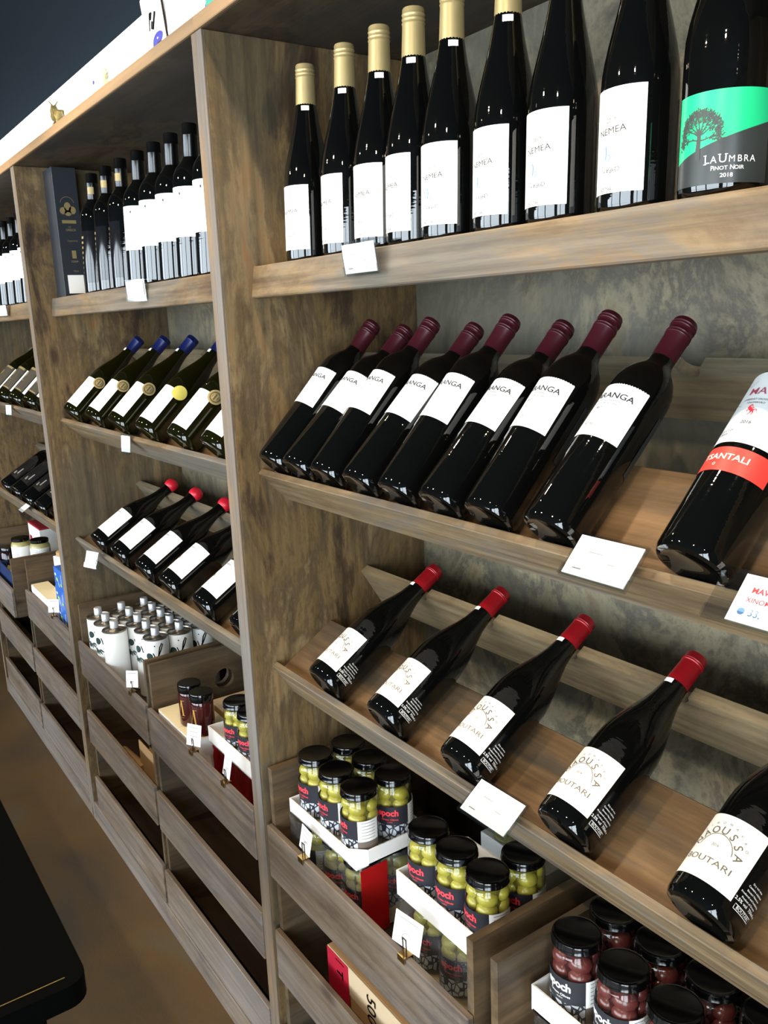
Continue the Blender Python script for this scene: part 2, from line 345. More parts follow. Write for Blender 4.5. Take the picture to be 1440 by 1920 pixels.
def wrap(name, items, r, mat, parent, eps=0.0008):
    bm = bmesh.new()
    for vs, fs in items:
        bv = [bm.verts.new((x, y, 0)) for x, y in vs]
        for f in fs:
            try: bm.faces.new([bv[i] for i in f])
            except ValueError: pass
    if not bm.verts: bm.free(); return None
    u0 = min(v.co.x for v in bm.verts); u1 = max(v.co.x for v in bm.verts)
    if u1-u0 > 0.012:
        x = math.ceil(u0/0.008)*0.008
        while x < u1:
            bmesh.ops.bisect_plane(bm, geom=bm.verts[:]+bm.edges[:]+bm.faces[:], plane_co=(x, 0, 0), plane_no=(1, 0, 0)); x += 0.008
    tiny = name == 'small_print' or len(items) > 6
    for v in bm.verts:
        a = v.co.x/r; v.co = ((r+eps)*math.sin(a), -(r+eps)*math.cos(a), v.co.y)
    me = bpy.data.meshes.new(name); bm.to_mesh(me); bm.free()
    o = link(name, me, mat, parent)
    if tiny: o['kind'] = 'stuff'
    return o
def flat(name, items, mat, parent, mtx=None):
    """flat print in local XZ plane (facing -Y) or under mtx"""
    vs, fs = [], []
    for a, b in items:
        o = len(vs); vs += [(x, 0, y) for x, y in a]; fs += [tuple(i+o for i in f) for f in b]
    me = bpy.data.meshes.new(name); me.from_pydata(vs, [], fs)
    if mtx is not None: me.transform(mtx)
    o = link(name, me, mat, parent)
    if len(items) > 6: o['kind'] = 'stuff'
    return o
def thing(name, label, cat, loc=(0, 0, 0), group=None):
    o = bpy.data.objects.new(name, None); COL.objects.link(o); o.empty_display_size = 0.02
    o.location = loc; tag(o, label, cat, group); return o
def tag(o, label, cat, group=None):
    o['label'] = label; o['category'] = cat
    if group: o['group'] = group
    return o
def struct(o): o['kind'] = 'structure'; return o
def dup(root, label, group=None):
    def cp(o, par):
        c = o.copy(); COL.objects.link(c)
        if par is not None: c.parent = par; c.matrix_parent_inverse = o.matrix_parent_inverse
        for ch in kids.get(o.name, ()): cp(ch, c)
        return c
    kids = {}
    for o in COL.objects:
        if o.parent: kids.setdefault(o.parent.name, []).append(o)
    r = cp(root, None); r['label'] = label
    if group: r['group'] = group
    return r
class Kind:
    """first placing uses the prototype itself, later ones are copies"""
    def __init__(s, build): s.build = build; s.proto = None
    def __call__(s, label, group, mtx):
        if s.proto is None:
            s.proto = s.build(label, group); o = s.proto
        else: o = dup(s.proto, label, group)
        o['label'] = label; o['group'] = group; o.matrix_world = mtx
        return o
def at(x, y, z, az=0, tilt=0):
    return Matrix.Translation((x, y, z)) @ Matrix.Rotation(R(-tilt), 4, 'X') @ Matrix.Rotation(R(az), 4, 'Z')
def lay(t, r, x, az=0, tilt=None, dn=0.0010, dd=0.0012):
    """bottle lying on tray t: heel against the lip, flank on the tray floor"""
    a = R(t['ang']); n = (-math.sin(a), math.cos(a)); d = (math.cos(a), math.sin(a))
    return at(x, t['y']+(r+dn)*n[0]+dd*d[0], t['z']+(r+dn)*n[1]+dd*d[1], az, 90-(t['ang'] if tilt is None else tilt))
ORD = ['first', 'second', 'third', 'fourth', 'fifth', 'sixth', 'seventh', 'eighth', 'ninth', 'tenth', 'eleventh', 'twelfth', 'thirteenth']

# ================================================================ SETTING
WL, WR, WF = -5.2, 3.2, -4.6
struct(box('floor', (WL, WF, -0.05), (WR, 0.5, 0), M['concrete'], bevel=0))
struct(box('ceiling', (WL, WF, 2.58), (WR, 0.60, 2.66), M['ceil'], bevel=0))
struct(box('wall_back', (WL, 0.45, 0), (WR, 0.55, 2.10), M['wall'], bevel=0))
struct(box('wall_left', (WL-0.1, WF, 0), (WL, 0.6, 2.58), M['wall'], bevel=0))
bm = bmesh.new()
add_box(bm, (WR, WF, 0), (WR+0.1, -3.6, 2.58)); add_box(bm, (WR, -1.3, 0), (WR+0.1, 0.6, 2.58)); add_box(bm, (WR, -3.6, 2.3), (WR+0.1, -1.3, 2.58)); add_box(bm, (WR, -3.6, 0), (WR+0.1, -1.3, 0.12))
struct(bm_obj('wall_right', bm, M['wall']))
dg_ = struct(box('door_1', (WR+0.05, -3.6, 0.12), (WR+0.06, -1.3, 2.3), M['winglow'], bevel=0))
bm = bmesh.new()
for y in (-3.6, -2.5, -2.44, -1.36): add_box(bm, (WR+0.005, y, 0.12), (WR+0.045, y+0.06, 2.3))
add_box(bm, (WR+0.005, -3.6, 1.0), (WR+0.045, -1.3, 1.06))
bm_obj('door_frame', bm, M['frame'], dg_)
w1 = struct(box('window_1', (WL, 0.46, 2.10), (WR, 0.47, 2.58), M['clere'], bevel=0))  # added emissive strip in place of the brightly lit white wall
bm = bmesh.new()
add_box(bm, (WL, WF-0.1, 0), (WR, WF, 0.45)); add_box(bm, (WL, WF-0.1, 2.48), (WR, WF, 2.58))
xs = [WL, -4.9, -2.55, -2.35, 0.1, 0.3, 3.0, WR]
for i in range(0, len(xs), 2): add_box(bm, (xs[i], WF-0.1, 0.45), (xs[i+1], WF, 2.48))
struct(bm_obj('wall_front', bm, M['wall']))
for k, i in enumerate(range(1, len(xs)-1, 2)):
    a, b = xs[i], xs[i+1]
    wf = struct(box('window_%d' % (k+2), (a, WF-0.06, 0.45), (b, WF-0.05, 2.48), M['winglow'], bevel=0))
    bm = bmesh.new()
    add_box(bm, (a, WF-0.045, 0.95), (b, WF-0.01, 0.99))
    add_box(bm, (a, WF-0.045, 0.45), (a+0.03, WF-0.01, 2.48)); add_box(bm, (b-0.03, WF-0.045, 0.45), (b, WF-0.01, 2.48))
    bm_obj('window_frame', bm, M['frame'], wf)

# ================================================================ SHELVING UNITS
D = 0.42; TOPZ = 2.098
def tray_geom(y0, z0, ang, h, hl, ln):
    """y0,z0 = corner where tray floor meets lip; returns transform whose local y runs up the slope and local z is its normal"""
    return Matrix.Translation((0, y0, z0)) @ Matrix.Rotation(R(ang), 4, 'X')
T2 = dict(y=0.0695, z=1.3525, ang=45, rail=(0.280, 1.553), railh=0.105, h=0.024)
T3 = dict(y=0.0657, z=0.974, ang=32, rail=(0.258, 1.131), railh=0.103, h=0.020)
def make_tray(unit, xa, xb, t, notches):
    tr = bpy.data.objects.new('bottle_tray', None); COL.objects.link(tr); tr.parent = unit; tr.empty_display_size = 0.02
    m = Matrix.Translation((0, t['y'], t['z'])) @ Matrix.Rotation(R(t['ang']), 4, 'X')
    box('front_lip', (xa, -0.0125, -0.056), (xb, 0.0, t['h']), M['lip'], tr, m)
    box('tray_floor', (xa, 0.0005, -0.014), (xb, 0.135, 0.0), M['floorb'], tr, m)
    # notched neck rail: profile in x / local z, extruded along the slope
    mr = Matrix.Translation((0, t['rail'][0], t['rail'][1])) @ Matrix.Rotation(R(t['ang']), 4, 'X')
    top = [(xa, 0.0)]
    for nx in sorted(notches):
        if nx-0.02 < xa+0.004 or nx+0.02 > xb-0.004: continue
        for k in range(7):
            a = math.pi*k/6; top.append((nx-0.0175*math.cos(a), -0.017*math.sin(a)))
    top.append((xb, 0.0))
    bm = bmesh.new(); th = 0.018; hh = -t['railh']
    fr = [bm.verts.new((x, 0, z)) for x, z in top]; bk = [bm.verts.new((x, th, z)) for x, z in top]
    fb = [bm.verts.new((x, 0, hh)) for x, z in top]; bb = [bm.verts.new((x, th, hh)) for x, z in top]
    for i in range(len(top)-1):
        bm.faces.new((fb[i], fb[i+1], fr[i+1], fr[i])); bm.faces.new((bb[i+1], bb[i], bk[i], bk[i+1]))
        bm.faces.new((fr[i], fr[i+1], bk[i+1], bk[i])); bm.faces.new((fb[i+1], fb[i], bb[i], bb[i+1]))
    bm.faces.new((fb[0], fr[0], bk[0], bb[0])); bm.faces.new((fr[-1], fb[-1], bb[-1], bk[-1]))
    bmesh.ops.transform(bm, matrix=mr, verts=bm.verts)
    bm_obj('neck_rail', bm, M['rail'], tr)
def make_unit(xl, xr, label, n2, n3):
    u = thing('shelving_unit', label, 'shelving', (xl, 0, 0), 'tall weathered wood wine shelving units')
    u.location = (0, 0, 0)
    for a, b in ((xl, xl+0.0195), (xr-0.0195, xr)):
        box('side_panel', (a, 0.004, 0), (b, D+0.012, TOPZ), M['side'], u)
        box('edge_strip', (a, 0.0, 0), (b, 0.0038, TOPZ), M['edge'], u, bevel=0.0008)
    box('top_board', (xl, 0.004, TOPZ+0.0005), (xr-0.001, D+0.012, TOPZ+0.0225), M['top'], u)
    box('top_edge', (xl, -0.003, TOPZ+0.0005), (xr-0.001, 0.0038, TOPZ+0.0225), M['topedge'], u)
    ia, ib = xl+0.020, xr-0.020
    box('back_panel', (ia, D, 0.02), (ib, D+0.012, TOPZ-0.0005), M['back'], u, bevel=0)
    m = Matrix.Translation((0, 0.076, 1.722)) @ Matrix.Rotation(R(-2), 4, 'X')
    box('shelf_board', (ia, 0.0, -0.018), (ib, D-0.08, 0.0), M['floorb'], u, m)
    m = Matrix.Translation((0, 0.0565, 1.673)) @ Matrix.Rotation(R(-8), 4, 'X')
    box('shelf_lip', (ia, 0.0, 0.0), (ib, 0.014, 0.054), M['lip'], u, m, 0.002)
    make_tray(u, ia, ib, T2, n2); make_tray(u, ia, ib, T3, n3)
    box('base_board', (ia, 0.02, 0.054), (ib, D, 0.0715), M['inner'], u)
    box('plinth', (ia, 0.001, 0.0), (ib, 0.019, 0.0715), M['crate'], u)
    return u
X2e = [.159, .347, .538, .738, .925]; X2o = [.071, .248, .44, .631]
X3 = [.196, .378, .564, .757, .948]
B2X2 = [-1.165, -.954, -.756, -.553, -.352, -.173]; B2X3 = [-1.078, -.890, -.692, -.524, -.321, -.128]
B3X2 = [-2.28, -2.08, -1.882, -1.676, -1.485]; B3X3 = [-2.318, -2.137, -1.946, -1.753, -1.544]
make_unit(-0.020, 1.323, 'nearest tall weathered wooden wine shelving unit, holding the burgundy-capped bottles', X2e+[1.11], X3+[1.13])
make_unit(-1.363, -0.020, 'middle tall weathered wooden shelving unit, with oil tins in its crates', B2X2, B2X3)
make_unit(-2.706, -1.363, 'farthest tall weathered wooden shelving unit at the left edge of the photo', B3X2, B3X3)

# ---------------------------------------------------------------- crates
CRH = 0.2375; CB = 0.072
def crate_build(label, group):
    c = thing('wooden_crate', label, 'crate', group=group)
    w = 0.61
    for s in (0, 1):
        a = 0.0 if s == 0 else w-0.014
        # side board with round hand hole
        bm = bmesh.new(); y0, y1, z0, z1 = 0.0125, 0.40, 0.0, CRH-0.001
        cy, cz, rr = 0.215, 0.145, 0.028
        n = 24; outer = []; inner = []
        for i in range(n):
            t = 2*math.pi*i/n; dy, dz = math.cos(t), math.sin(t)
            k = min((y1-cy)/dy if dy > 1e-9 else ((y0-cy)/dy if dy < -1e-9 else 9), (z1-cz)/dz if dz > 1e-9 else ((z0-cz)/dz if dz < -1e-9 else 9))
            outer.append((cy+dy*k, cz+dz*k)); inner.append((cy+dy*rr, cz+dz*rr))
        def vv(x, pts): return [bm.verts.new((x, y, z)) for y, z in pts]
        o0, i0, o1, i1 = vv(a, outer), vv(a, inner), vv(a+0.014, outer), vv(a+0.014, inner)
        for i in range(n):
            j = (i+1) % n
            bm.faces.new((o0[i], o0[j], i0[j], i0[i])); bm.faces.new((o1[j], o1[i], i1[i], i1[j]))
            bm.faces.new((i0[i], i0[j], i1[j], i1[i])); bm.faces.new((o0[j], o0[i], o1[i], o1[j]))
        # square the outer corners
        for (y, z) in ((y0, z0), (y1, z0), (y0, z1), (y1, z1)):
            ks = sorted(range(n), key=lambda i: (outer[i][0]-y)**2+(outer[i][1]-z)**2)[:1]
            k = ks[0]
            for vs in (o0, o1): vs[k].co.y = y; vs[k].co.z = z
        bm_obj('side_board', bm, M['crateside'], c)
    box('front_slat', (0, 0.0, 0.002), (w, 0.012, 0.117), M['crate'], c, bevel=0.0018)
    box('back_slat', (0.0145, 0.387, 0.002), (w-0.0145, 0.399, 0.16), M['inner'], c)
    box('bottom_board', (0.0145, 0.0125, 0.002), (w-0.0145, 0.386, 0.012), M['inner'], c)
    return c
crate = Kind(crate_build)
cols = [(0.010, 'the nearest unit, left-hand stack'), (0.656, 'the nearest unit, right-hand stack'),
        (-1.292, 'the middle unit, left-hand stack'), (-0.662, 'the middle unit, right-hand stack'),
        (-2.645, 'the farthest unit, left-hand stack'), (-2.006, 'the farthest unit, right-hand stack')]
for ci, (x, nm) in enumerate(cols):
    for k in range(3):
        lv = ['bottom', 'middle', 'top'][k]
        y = (-0.043 if (ci == 4 and k == 2) else 0.002)
        lab = 'weathered low-front wooden crate at the %s of %s' % (lv, nm)
        if ci == 4 and k == 2: lab = 'weathered wooden crate pulled slightly forward, top of the far left stack'
        crate(lab, 'low-front wooden crates stacked under the shelves', Matrix.Translation((x, y, CB+k*CRH)))
FL = CB+2*CRH+0.0125   # inner floor of the top crates

# ================================================================ BOTTLES
def bordeaux(L=0.325, r=0.0375):
    k = L/0.31
    return [(r*0.62, 0.004), (r*0.8, 0.0), (r*0.93, 0.0015), (r*0.985, 0.006), (r, 0.012), (r, 0.194*k), (r*0.985, 0.203*k), (r*0.93, 0.212*k), (r*0.8, 0.223*k), (r*0.62, 0.232*k), (r*0.47, 0.240*k), (0.0152, 0.249*k), (0.0145, 0.262*k), (0.0142, L-0.004)]
def burgundy(L=0.30, r=0.041):
    k = L/0.30
    return [(r*0.62, 0.004), (r*0.8, 0.0), (r*0.93, 0.002), (r*0.985, 0.007), (r, 0.014), (r, 0.125*k), (r*0.985, 0.140*k), (r*0.93, 0.155*k), (r*0.84, 0.170*k), (r*0.72, 0.186*k), (r*0.585, 0.203*k), (r*0.475, 0.220*k), (0.0165, 0.240*k), (0.0150, 0.255*k), (0.0145, L-0.004)]
def flute(L=0.309, r=0.0395):
    k = L/0.315
    return [(r*0.62, 0.004), (r*0.82, 0.0), (r*0.94, 0.002), (r*0.99, 0.006), (r, 0.012), (r, 0.126*k), (r*0.985, 0.140*k), (r*0.94, 0.153*k), (r*0.865, 0.168*k), (r*0.76, 0.186*k), (r*0.65, 0.204*k), (r*0.55, 0.222*k), (r*0.46, 0.242*k), (0.0158, 0.258*k), (0.0146, L-0.004)]
def capsule(parent, z0, z1, r0, r1, mat, rings=(), name='capsule'):
    pr = [(r0, z0)]
    for zr in rings: pr += [(r1, zr-0.0012), (r1+0.0009, zr), (r1, zr+0.0012)]
    pr += [(r1, z1-0.002), (r1*0.93, z1)]
    return lathe(name, pr, mat, parent, 24, cap0=False)

GR = {}
# --- standing gold-capped flutes of the near unit
def b_gold(label, g):
    t = thing('wine_bottle', label, 'wine bottle', group=g)
    lathe('glass_body', flute(), M['glass_dark'], t, 36, cap1=True)
    capsule(t, 0.246, 0.310, 0.0166, 0.0153, M['gold'], (0.291, 0.296, 0.302))
    patch('neck_sticker', 0.0172, 30, 72, 0.236, 0.2455, M['white'], t, eps=0.0008)
    lb = patch('front_label', 0.0395, -58, 56, 0.020, 0.121, M['white'], t)
    wrap('lettering', [T('2017', 0.0062, 0.002, 0.090), T('NEMEA', 0.0092, 0.002, 0.080, 4, 0, 1.2)] + arc_text('STAPHC', 0.0068, 0.004, 0.072, 0.030, 245, 285), 0.0395, M['ink'], lb)
    wrap('drawing', [stroke([(-0.004, 0.066), (-0.003, 0.060), (-0.004, 0.053)], 0.0016), stroke([(0.0, 0.058), (0.003, 0.055), (0.0, 0.051)], 0.0012), stroke([(-0.009, 0.065), (-0.008, 0.056)], 0.0008)], 0.0395, M['blueink'], lb)
    wrap('maker_mark', [T('BOUTARI', 0.0042, -0.002, 0.0235, 0, 0.012)]+[stroke([(-0.0115, 0.0212), (-0.0115, 0.0258), (0.0075, 0.0258), (0.0075, 0.0212), (-0.0115, 0.0212)], 0.0005)], 0.0395, M['ink'], lb)
    patch('back_label', 0.0395, 120, 205, 0.02, 0.11, M['white'], t)
    return t
K = Kind(b_gold)
GX = [0.100, 0.219, 0.312, 0.394, 0.476, 0.581, 0.674, 0.782]
GA = [4, -8, 3, -10, 6, -4, -2, -6]
for i, (x, a) in enumerate(zip(GX, GA)):
    lab = ['leftmost gold-capped black bottle with white label, next to the divider', 'second gold-capped bottle from the divider, on the top shelf', 'gold-capped bottle standing right behind the clear price holder', 'fourth gold-capped bottle from the divider, partly hidden by the fifth', 'fifth gold-capped bottle from the divider, gold cap just cut by the top of the photo', 'sixth upright bottle from the divider with white label, cap out of frame above', 'seventh upright bottle from the divider, wide white label, neck running out of the top', 'last white-labelled upright bottle, directly left of the green-labelled one'][i]
    K(lab, 'gold-capped white-labelled bottles on the nearest top shelf', at(x, 0.1215, 1.7240, a, 2))
# --- the green labelled pinot noir
def b_umbra():
    t = thing('wine_bottle', 'black wine bottle with a bright green and grey tree label reading La Umbra', 'wine bottle')
    r = 0.0425
    lathe('glass_body', burgundy(0.31, r), M['glass_dark'], t, 40)
    capsule(t, 0.25, 0.311, 0.0168, 0.0155, M['blackcap'])
    h = 65
    lb = patch('front_label', r, -h, h, 0.0125, 0.0935, M['umbra'], t)
    it = [T('L', 0.0125, -0.0185, 0.0345), T('A', 0.0100, -0.0115, 0.0337), T('U', 0.0125, -0.0020, 0.0345), T('M', 0.0092, 0.0072, 0.0337), T('B', 0.0095, 0.0152, 0.0337), T('R', 0.0095, 0.0220, 0.0337), T('A', 0.0095, 0.0292, 0.0337),
          T('P', 0.0066, -0.0125, 0.0255, 0, 0.01), T('INOT', 0.0054, -0.0040, 0.0252, 0, 0.008, 1.12), T('N', 0.0066, 0.0080, 0.0255, 0, 0.01), T('OIR', 0.0054, 0.0150, 0.0252, 0, 0.008, 1.12), T('2018', 0.0058, 0.0025, 0.0180, 0, 0.012, 1.15)]
    # small serifs on the large title
    for u, v in ((-0.0205, 0.0388), (-0.0205, 0.0301), (-0.0054, 0.0388), (0.0014, 0.0388)): it.append(rect(u, v, 0.0032, 0.0007))
    it = [([(0.0105+(x-0.0045)*0.84, 0.0275+(y-0.0275)*0.88) for x, y in a], b) for a, b in it]
    wrap('lettering', it, r, M['whiteink'], lb)
    rr = random.Random(3); tr = []; cx, cz = -0.0185, 0.0440
    tr.append(stroke([(cx, cz-0.007), (cx, cz), (cx+0.0005, cz+0.008), (cx, cz+0.014)], 0.0042, 0.0022))
    def br(x, y, a, l, w, dpt):
        x2, y2 = x+l*math.cos(a), y+l*math.sin(a); xm, ym = (x+x2)/2+0.06*l*math.sin(a), (y+y2)/2-0.06*l*math.cos(a)
        tr.append(stroke([(x, y), (xm, ym), (x2, y2)], w, w*0.6))
        if dpt:
            for da in (-0.42, 0.05, 0.45): br(x2, y2, a+da+rr.uniform(-.1, .1), l*0.62, w*0.6, dpt-1)
        for k in range(9 if dpt < 2 else 3):
            q = rr.uniform(0.3, 1.25); lx, ly = x+(x2-x)*q+rr.uniform(-.0016, .0016), y+(y2-y)*q+rr.uniform(-.0016, .0016)
            tr.append(disc(lx, ly, 0.00075, 0.00035, 6, rr.uniform(20, 80)))
    for a in (8, 28, 48, 69, 90, 111, 132, 152, 172): br(cx, cz+(0.006 if a in (8, 172) else 0.009), R(a), 0.0084, 0.0011, 2)
    tr = [([(cx+(x-cx)*1.3, cz+(y-cz)*1.3) for x, y in a], b) for a, b in tr]
    wrap('tree_print', tr, r, M['darkprint'], lb, 0.0007)
    t.matrix_world = at(0.884, 0.1250, 1.7240, 25, 2)
    return t
b_umbra()

# --- tray two of the near unit: burgundy screw caps
def b_aranga(label, g):
    t = thing('wine_bottle', label, 'wine bottle', group=g); L = 0.325; r = 0.0375
    lathe('glass_body', bordeaux(L, r), M['glass_dark'], t, 40)
    capsule(t, L-0.062, L, 0.0152, 0.0156, M['bur'], (L-0.024, L-0.020, L-0.011, L-0.007), 'screw_cap')
    lb = patch('front_label', r, -72, 60, 0.117, 0.194, M['white'], t, scallop=True, n=60)
    wrap('lettering', [T('ARANGA', 0.0112, 0.0015, 0.176, 0, 0.012, 1.15)], r, M['ink'], lb)
    wrap('small_print', [T('PROTECTED GEOGRAPHICAL', 0.0030, -0.006, 0.1685, 0, 0, 1.1), T('INDICATION MACEDONIA', 0.0030, -0.007, 0.1640, 0, 0, 1.1), T('2017', 0.0048, -0.008, 0.1570, 0, 0.01), T('DIO FILI', 0.005, -0.008, 0.1325)], r, P('grey_green_ink', '#6a7470', 0.6), lb)
    patch('back_label', r, 105, 200, 0.10, 0.185, M['darkprint'], t)
    return t
K = Kind(b_aranga); allx = sorted([(x, 0) for x in X2e[:4]]+[(x, 1) for x in X2o])
L2 = ['leftmost burgundy-capped bottle, lying beside the divider panel', 'second burgundy-capped bottle from the divider, neck lower than its neighbours', 'third burgundy-capped bottle from the divider, label overlapping the one to its left', 'fourth burgundy-capped bottle from the divider, sitting low in the rack', 'fifth burgundy-capped bottle from the divider, raised over the fourth', 'sixth burgundy-capped bottle from the divider, with bright streaks on its glass', 'seventh burgundy-capped bottle from the divider, its cap the highest of the row', 'last burgundy-capped bottle, nearest the camera, beside the empty space of the rack']
for i, (x, odd) in enumerate(allx):
    K(L2[i], 'burgundy-capped red wines lying on the upper slanted rack', lay(T2, 0.0375, x, [-4, 2, -2, 3, 0, -3, -2, 1][i], 47.0 if odd else 44.0, 0.0008 if odd else 0.0028, 0.0022 if odd else 0.0012))
def b_mavro():
    t = thing('wine_bottle', 'lone slanted bottle with grey-white label and a red TSANTALI band', 'wine bottle'); L = 0.325; r = 0.0395
    lathe('glass_body', bordeaux(L, r), M['glass_dark'], t, 40)
    capsule(t, L-0.062, L, 0.0152, 0.0156, M['blackcap'])
    lb = patch('front_label', r, -75, 75, 0.125, 0.216, P('grey_to_white_label', '#b9c0c4', 0.5), t)
    m, nt, b = new_mat('grey_white_two_tone_label'); lb.data.materials.clear(); lb.data.materials.append(m)
    uv = nt.nodes.new('ShaderNodeUVMap'); dv = nt.nodes.new('ShaderNodeVectorMath'); dv.operation = 'DISTANCE'; dv.inputs[1].default_value = (0.004, 0.118, 0)
    nt.links.new(uv.outputs[0], dv.inputs[0]); gt = nt.nodes.new('ShaderNodeMapRange'); gt.inputs[1].default_value = 0.044; gt.inputs[2].default_value = 0.052
    nt.links.new(dv.outputs['Value'], gt.inputs[0]); mx = nt.nodes.new('ShaderNodeMix'); mx.data_type = 'RGBA'; mx.inputs[6].default_value = srgb('#eceae6'); mx.inputs[7].default_value = srgb('#aab4ba')
    nt.links.new(gt.outputs[0], mx.inputs[0]); nt.links.new(mx.outputs[2], b.inputs['Base Color']); b.inputs['Roughness'].default_value = 0.5
    wrap('lettering', [T('MAVRO', 0.0125, 0.012, 0.190, 0, 0.005, 1.15)], r, P('plum_ink', '#7c3448', 0.6), lb)
    wrap('small_print', [T('CABERNET SAUVIGNON', 0.0034, 0.004, 0.1795), T('XINOMAVRO', 0.0034, 0.002, 0.1750), T('2016', 0.0060, 0.004, 0.150), T('PRODUCT OF', 0.0036, -0.016, 0.140), T('GREECE', 0.0036, -0.016, 0.1355)]
         + [stroke([(0.014, 0.205), (0.02, 0.2), (0.019, 0.196), (0.026, 0.192)], 0.0004), stroke([(-0.03, 0.2), (-0.022, 0.203), (-0.018, 0.198), (-0.01, 0.205)], 0.0004), stroke([(-0.026, 0.178), (-0.02, 0.174), (-0.014, 0.172)], 0.0004)], r, M['ink'], lb, 0.0007)
    # rearing horse silhouette
    hx, hz = 0.001, 0.1655
    horse = [stroke([(hx-0.003, hz-0.001), (hx, hz+0.0008), (hx+0.003, hz+0.004)], 0.0036, 0.0030), stroke([(hx+0.003, hz+0.004), (hx+0.0012, hz+0.0062)], 0.0022, 0.0012), stroke([(hx+0.0015, hz+0.0065), (hx-0.0012, hz+0.0052)], 0.0016, 0.0010),
             stroke([(hx-0.003, hz-0.001), (hx-0.0045, hz-0.0035), (hx-0.0035, hz-0.0065)], 0.0016, 0.0007), stroke([(hx-0.0018, hz-0.001), (hx-0.0015, hz-0.004), (hx+0.0008, hz-0.0062)], 0.0016, 0.0007),
             stroke([(hx+0.002, hz+0.002), (hx-0.0025, hz+0.0032), (hx-0.0035, hz+0.0015)], 0.0012, 0.0006), stroke([(hx+0.001, hz+0.0008), (hx+0.0035, hz-0.0005), (hx+0.002, hz-0.0025)], 0.0012, 0.0006), stroke([(hx-0.0035, hz-0.0005), (hx-0.0065, hz+0.001), (hx-0.0075, hz-0.002)], 0.0012, 0.0005)]
    horse = [([(2*hx-x, y) for x, y in v], f) for v, f in horse]
    wrap('horse_print', horse, r, M['redink'], lb)
    rb = patch('red_band', r, -75, 75, 0.090, 0.119, M['redband'], t)
    wrap('lettering', [T('TSANTALI', 0.0098, 0.003, 0.1065, 0, 0.012, 1.15), ring(-0.004, 0.0975, 0.0012, 0.0017)], r, M['cream'], rb)
    t.matrix_world = lay(T2, 0.0395, 0.925, -8, 44.0, 0.0028)
b_mavro()

# --- tray three of the near unit: red capsules, cream labels
def b_naoussa(label, g):
    t = thing('wine_bottle', label, 'wine bottle', group=g); r = 0.041
    lathe('glass_body', burgundy(0.30, r), M['glass_dark'], t, 40)
    capsule(t, 0.249, 0.301, 0.0160, 0.0150, M['redcap'], (0.287, 0.290))
    patch('neck_sticker', 0.0162, -32, 12, 0.2415, 0.2485, M['white'], t, eps=0.0006)
    lb = patch('front_label', r, -64, 52, 0.024, 0.102, M['cream'], t)
    it = arc_text('NAOUSSA', 0.0125, -0.004, 0.056, 0.0265, 160, 15, 0.008) + [ring(-0.004, 0.058, 0.0195, 0.0203, 8, 172), T('BOUTARI', 0.0100, -0.004, 0.0455, 0, 0, 1.35), T('2016', 0.0045, -0.004, 0.0640)]
    it += arc_text('XINOMAVRO', 0.0042, -0.004, 0.058, 0.0335, 140, 30)
    wrap('lettering', it, r, M['brownink'], lb)
    bl = patch('side_label', r, 56, 100, 0.018, 0.072, M['blackcap'], t, eps=0.0003)
    u0 = R(78)*r
    tx = [stroke([(u0-0.014, 0.021), (u0+0.012, 0.021), (u0+0.012, 0.0265), (u0-0.014, 0.0265), (u0-0.014, 0.021)], 0.0006), T('BOUTARI', 0.0050, u0-0.001, 0.0238)]
    for k, s in enumerate(['12.5% vol  750ml e', 'Product of Greece', 'Produced and bottled by', 'Boutari Naoussa', 'Contains sulphites', 'Dry red wine']):
        tx.append(T(s, 0.0050 if k == 0 else 0.0030, u0-0.001, 0.0315+k*0.0046, 0, 0.01))
    wrap('lettering', tx, r, M['whiteink'], bl)
    return t
K = Kind(b_naoussa)
L3 = ['leftmost red-capped bottle with cream label, lying by the divider', 'second red-capped cream-label bottle from the divider', 'third red-capped cream-label bottle, above the clear price holder', 'fourth red-capped cream-label bottle, right of the clear price holder', 'nearest red-capped cream-label bottle, cut by the right edge of the photo']
for i, x in enumerate(X3):
    K(L3[i], 'red-capped bottles lying on the lower slanted rack', lay(T3, 0.041, x, [0, -2, 2, 1, -3][i]))

# --- middle unit
def b_gift():
    t = thing('gift_box', 'tall charcoal gift box with gold crest and blank white sticker', 'box', (-1.295, 0.1175, 1.7240))
    box('carton', (-0.045, -0.038, 0), (0.045, 0.030, 0.362), M['boxblack'], t, bevel=0.001)
    m = Matrix.Translation((0.0455, -0.004, 0)) @ Matrix.Rotation(R(90), 4, 'Z')
    cr = [ring(0, 0.262, 0.019, 0.0200, 10, 170), disc(0, 0.253, 0.010, 0.014), disc(-0.013, 0.243, 0.010, 0.010), disc(0.013, 0.245, 0.010, 0.011), disc(0.0, 0.237, 0.010, 0.008), T('ROMBOLA', 0.0145, 0, 0.213, 0, 0.03, 0.8), T('OF', 0.006, 0, 0.198), T('GREECE', 0.008, 0.002, 0.190, 0, 0.01), T('Cephalonia', 0.0065, 0.004, 0.160), rect(0.004, 0.122, 0.012, 0.022), T('COOP', 0.007, 0.004, 0.102, 0, 0.02), T('750ml', 0.006, 0.004, 0.075)]
    for it in cr[7:8]: pass
    cr[5] = rect(0, 0.213, 0.040, 0.009)
    flat('gold_print', cr, M['gold2'], t, Matrix.Translation((0.0003, 0, 0)) @ m)
    box('white_sticker', (0.0455, -0.026, 0.012), (0.0460, 0.020, 0.064), M['white'], t, bevel=0)
b_gift()
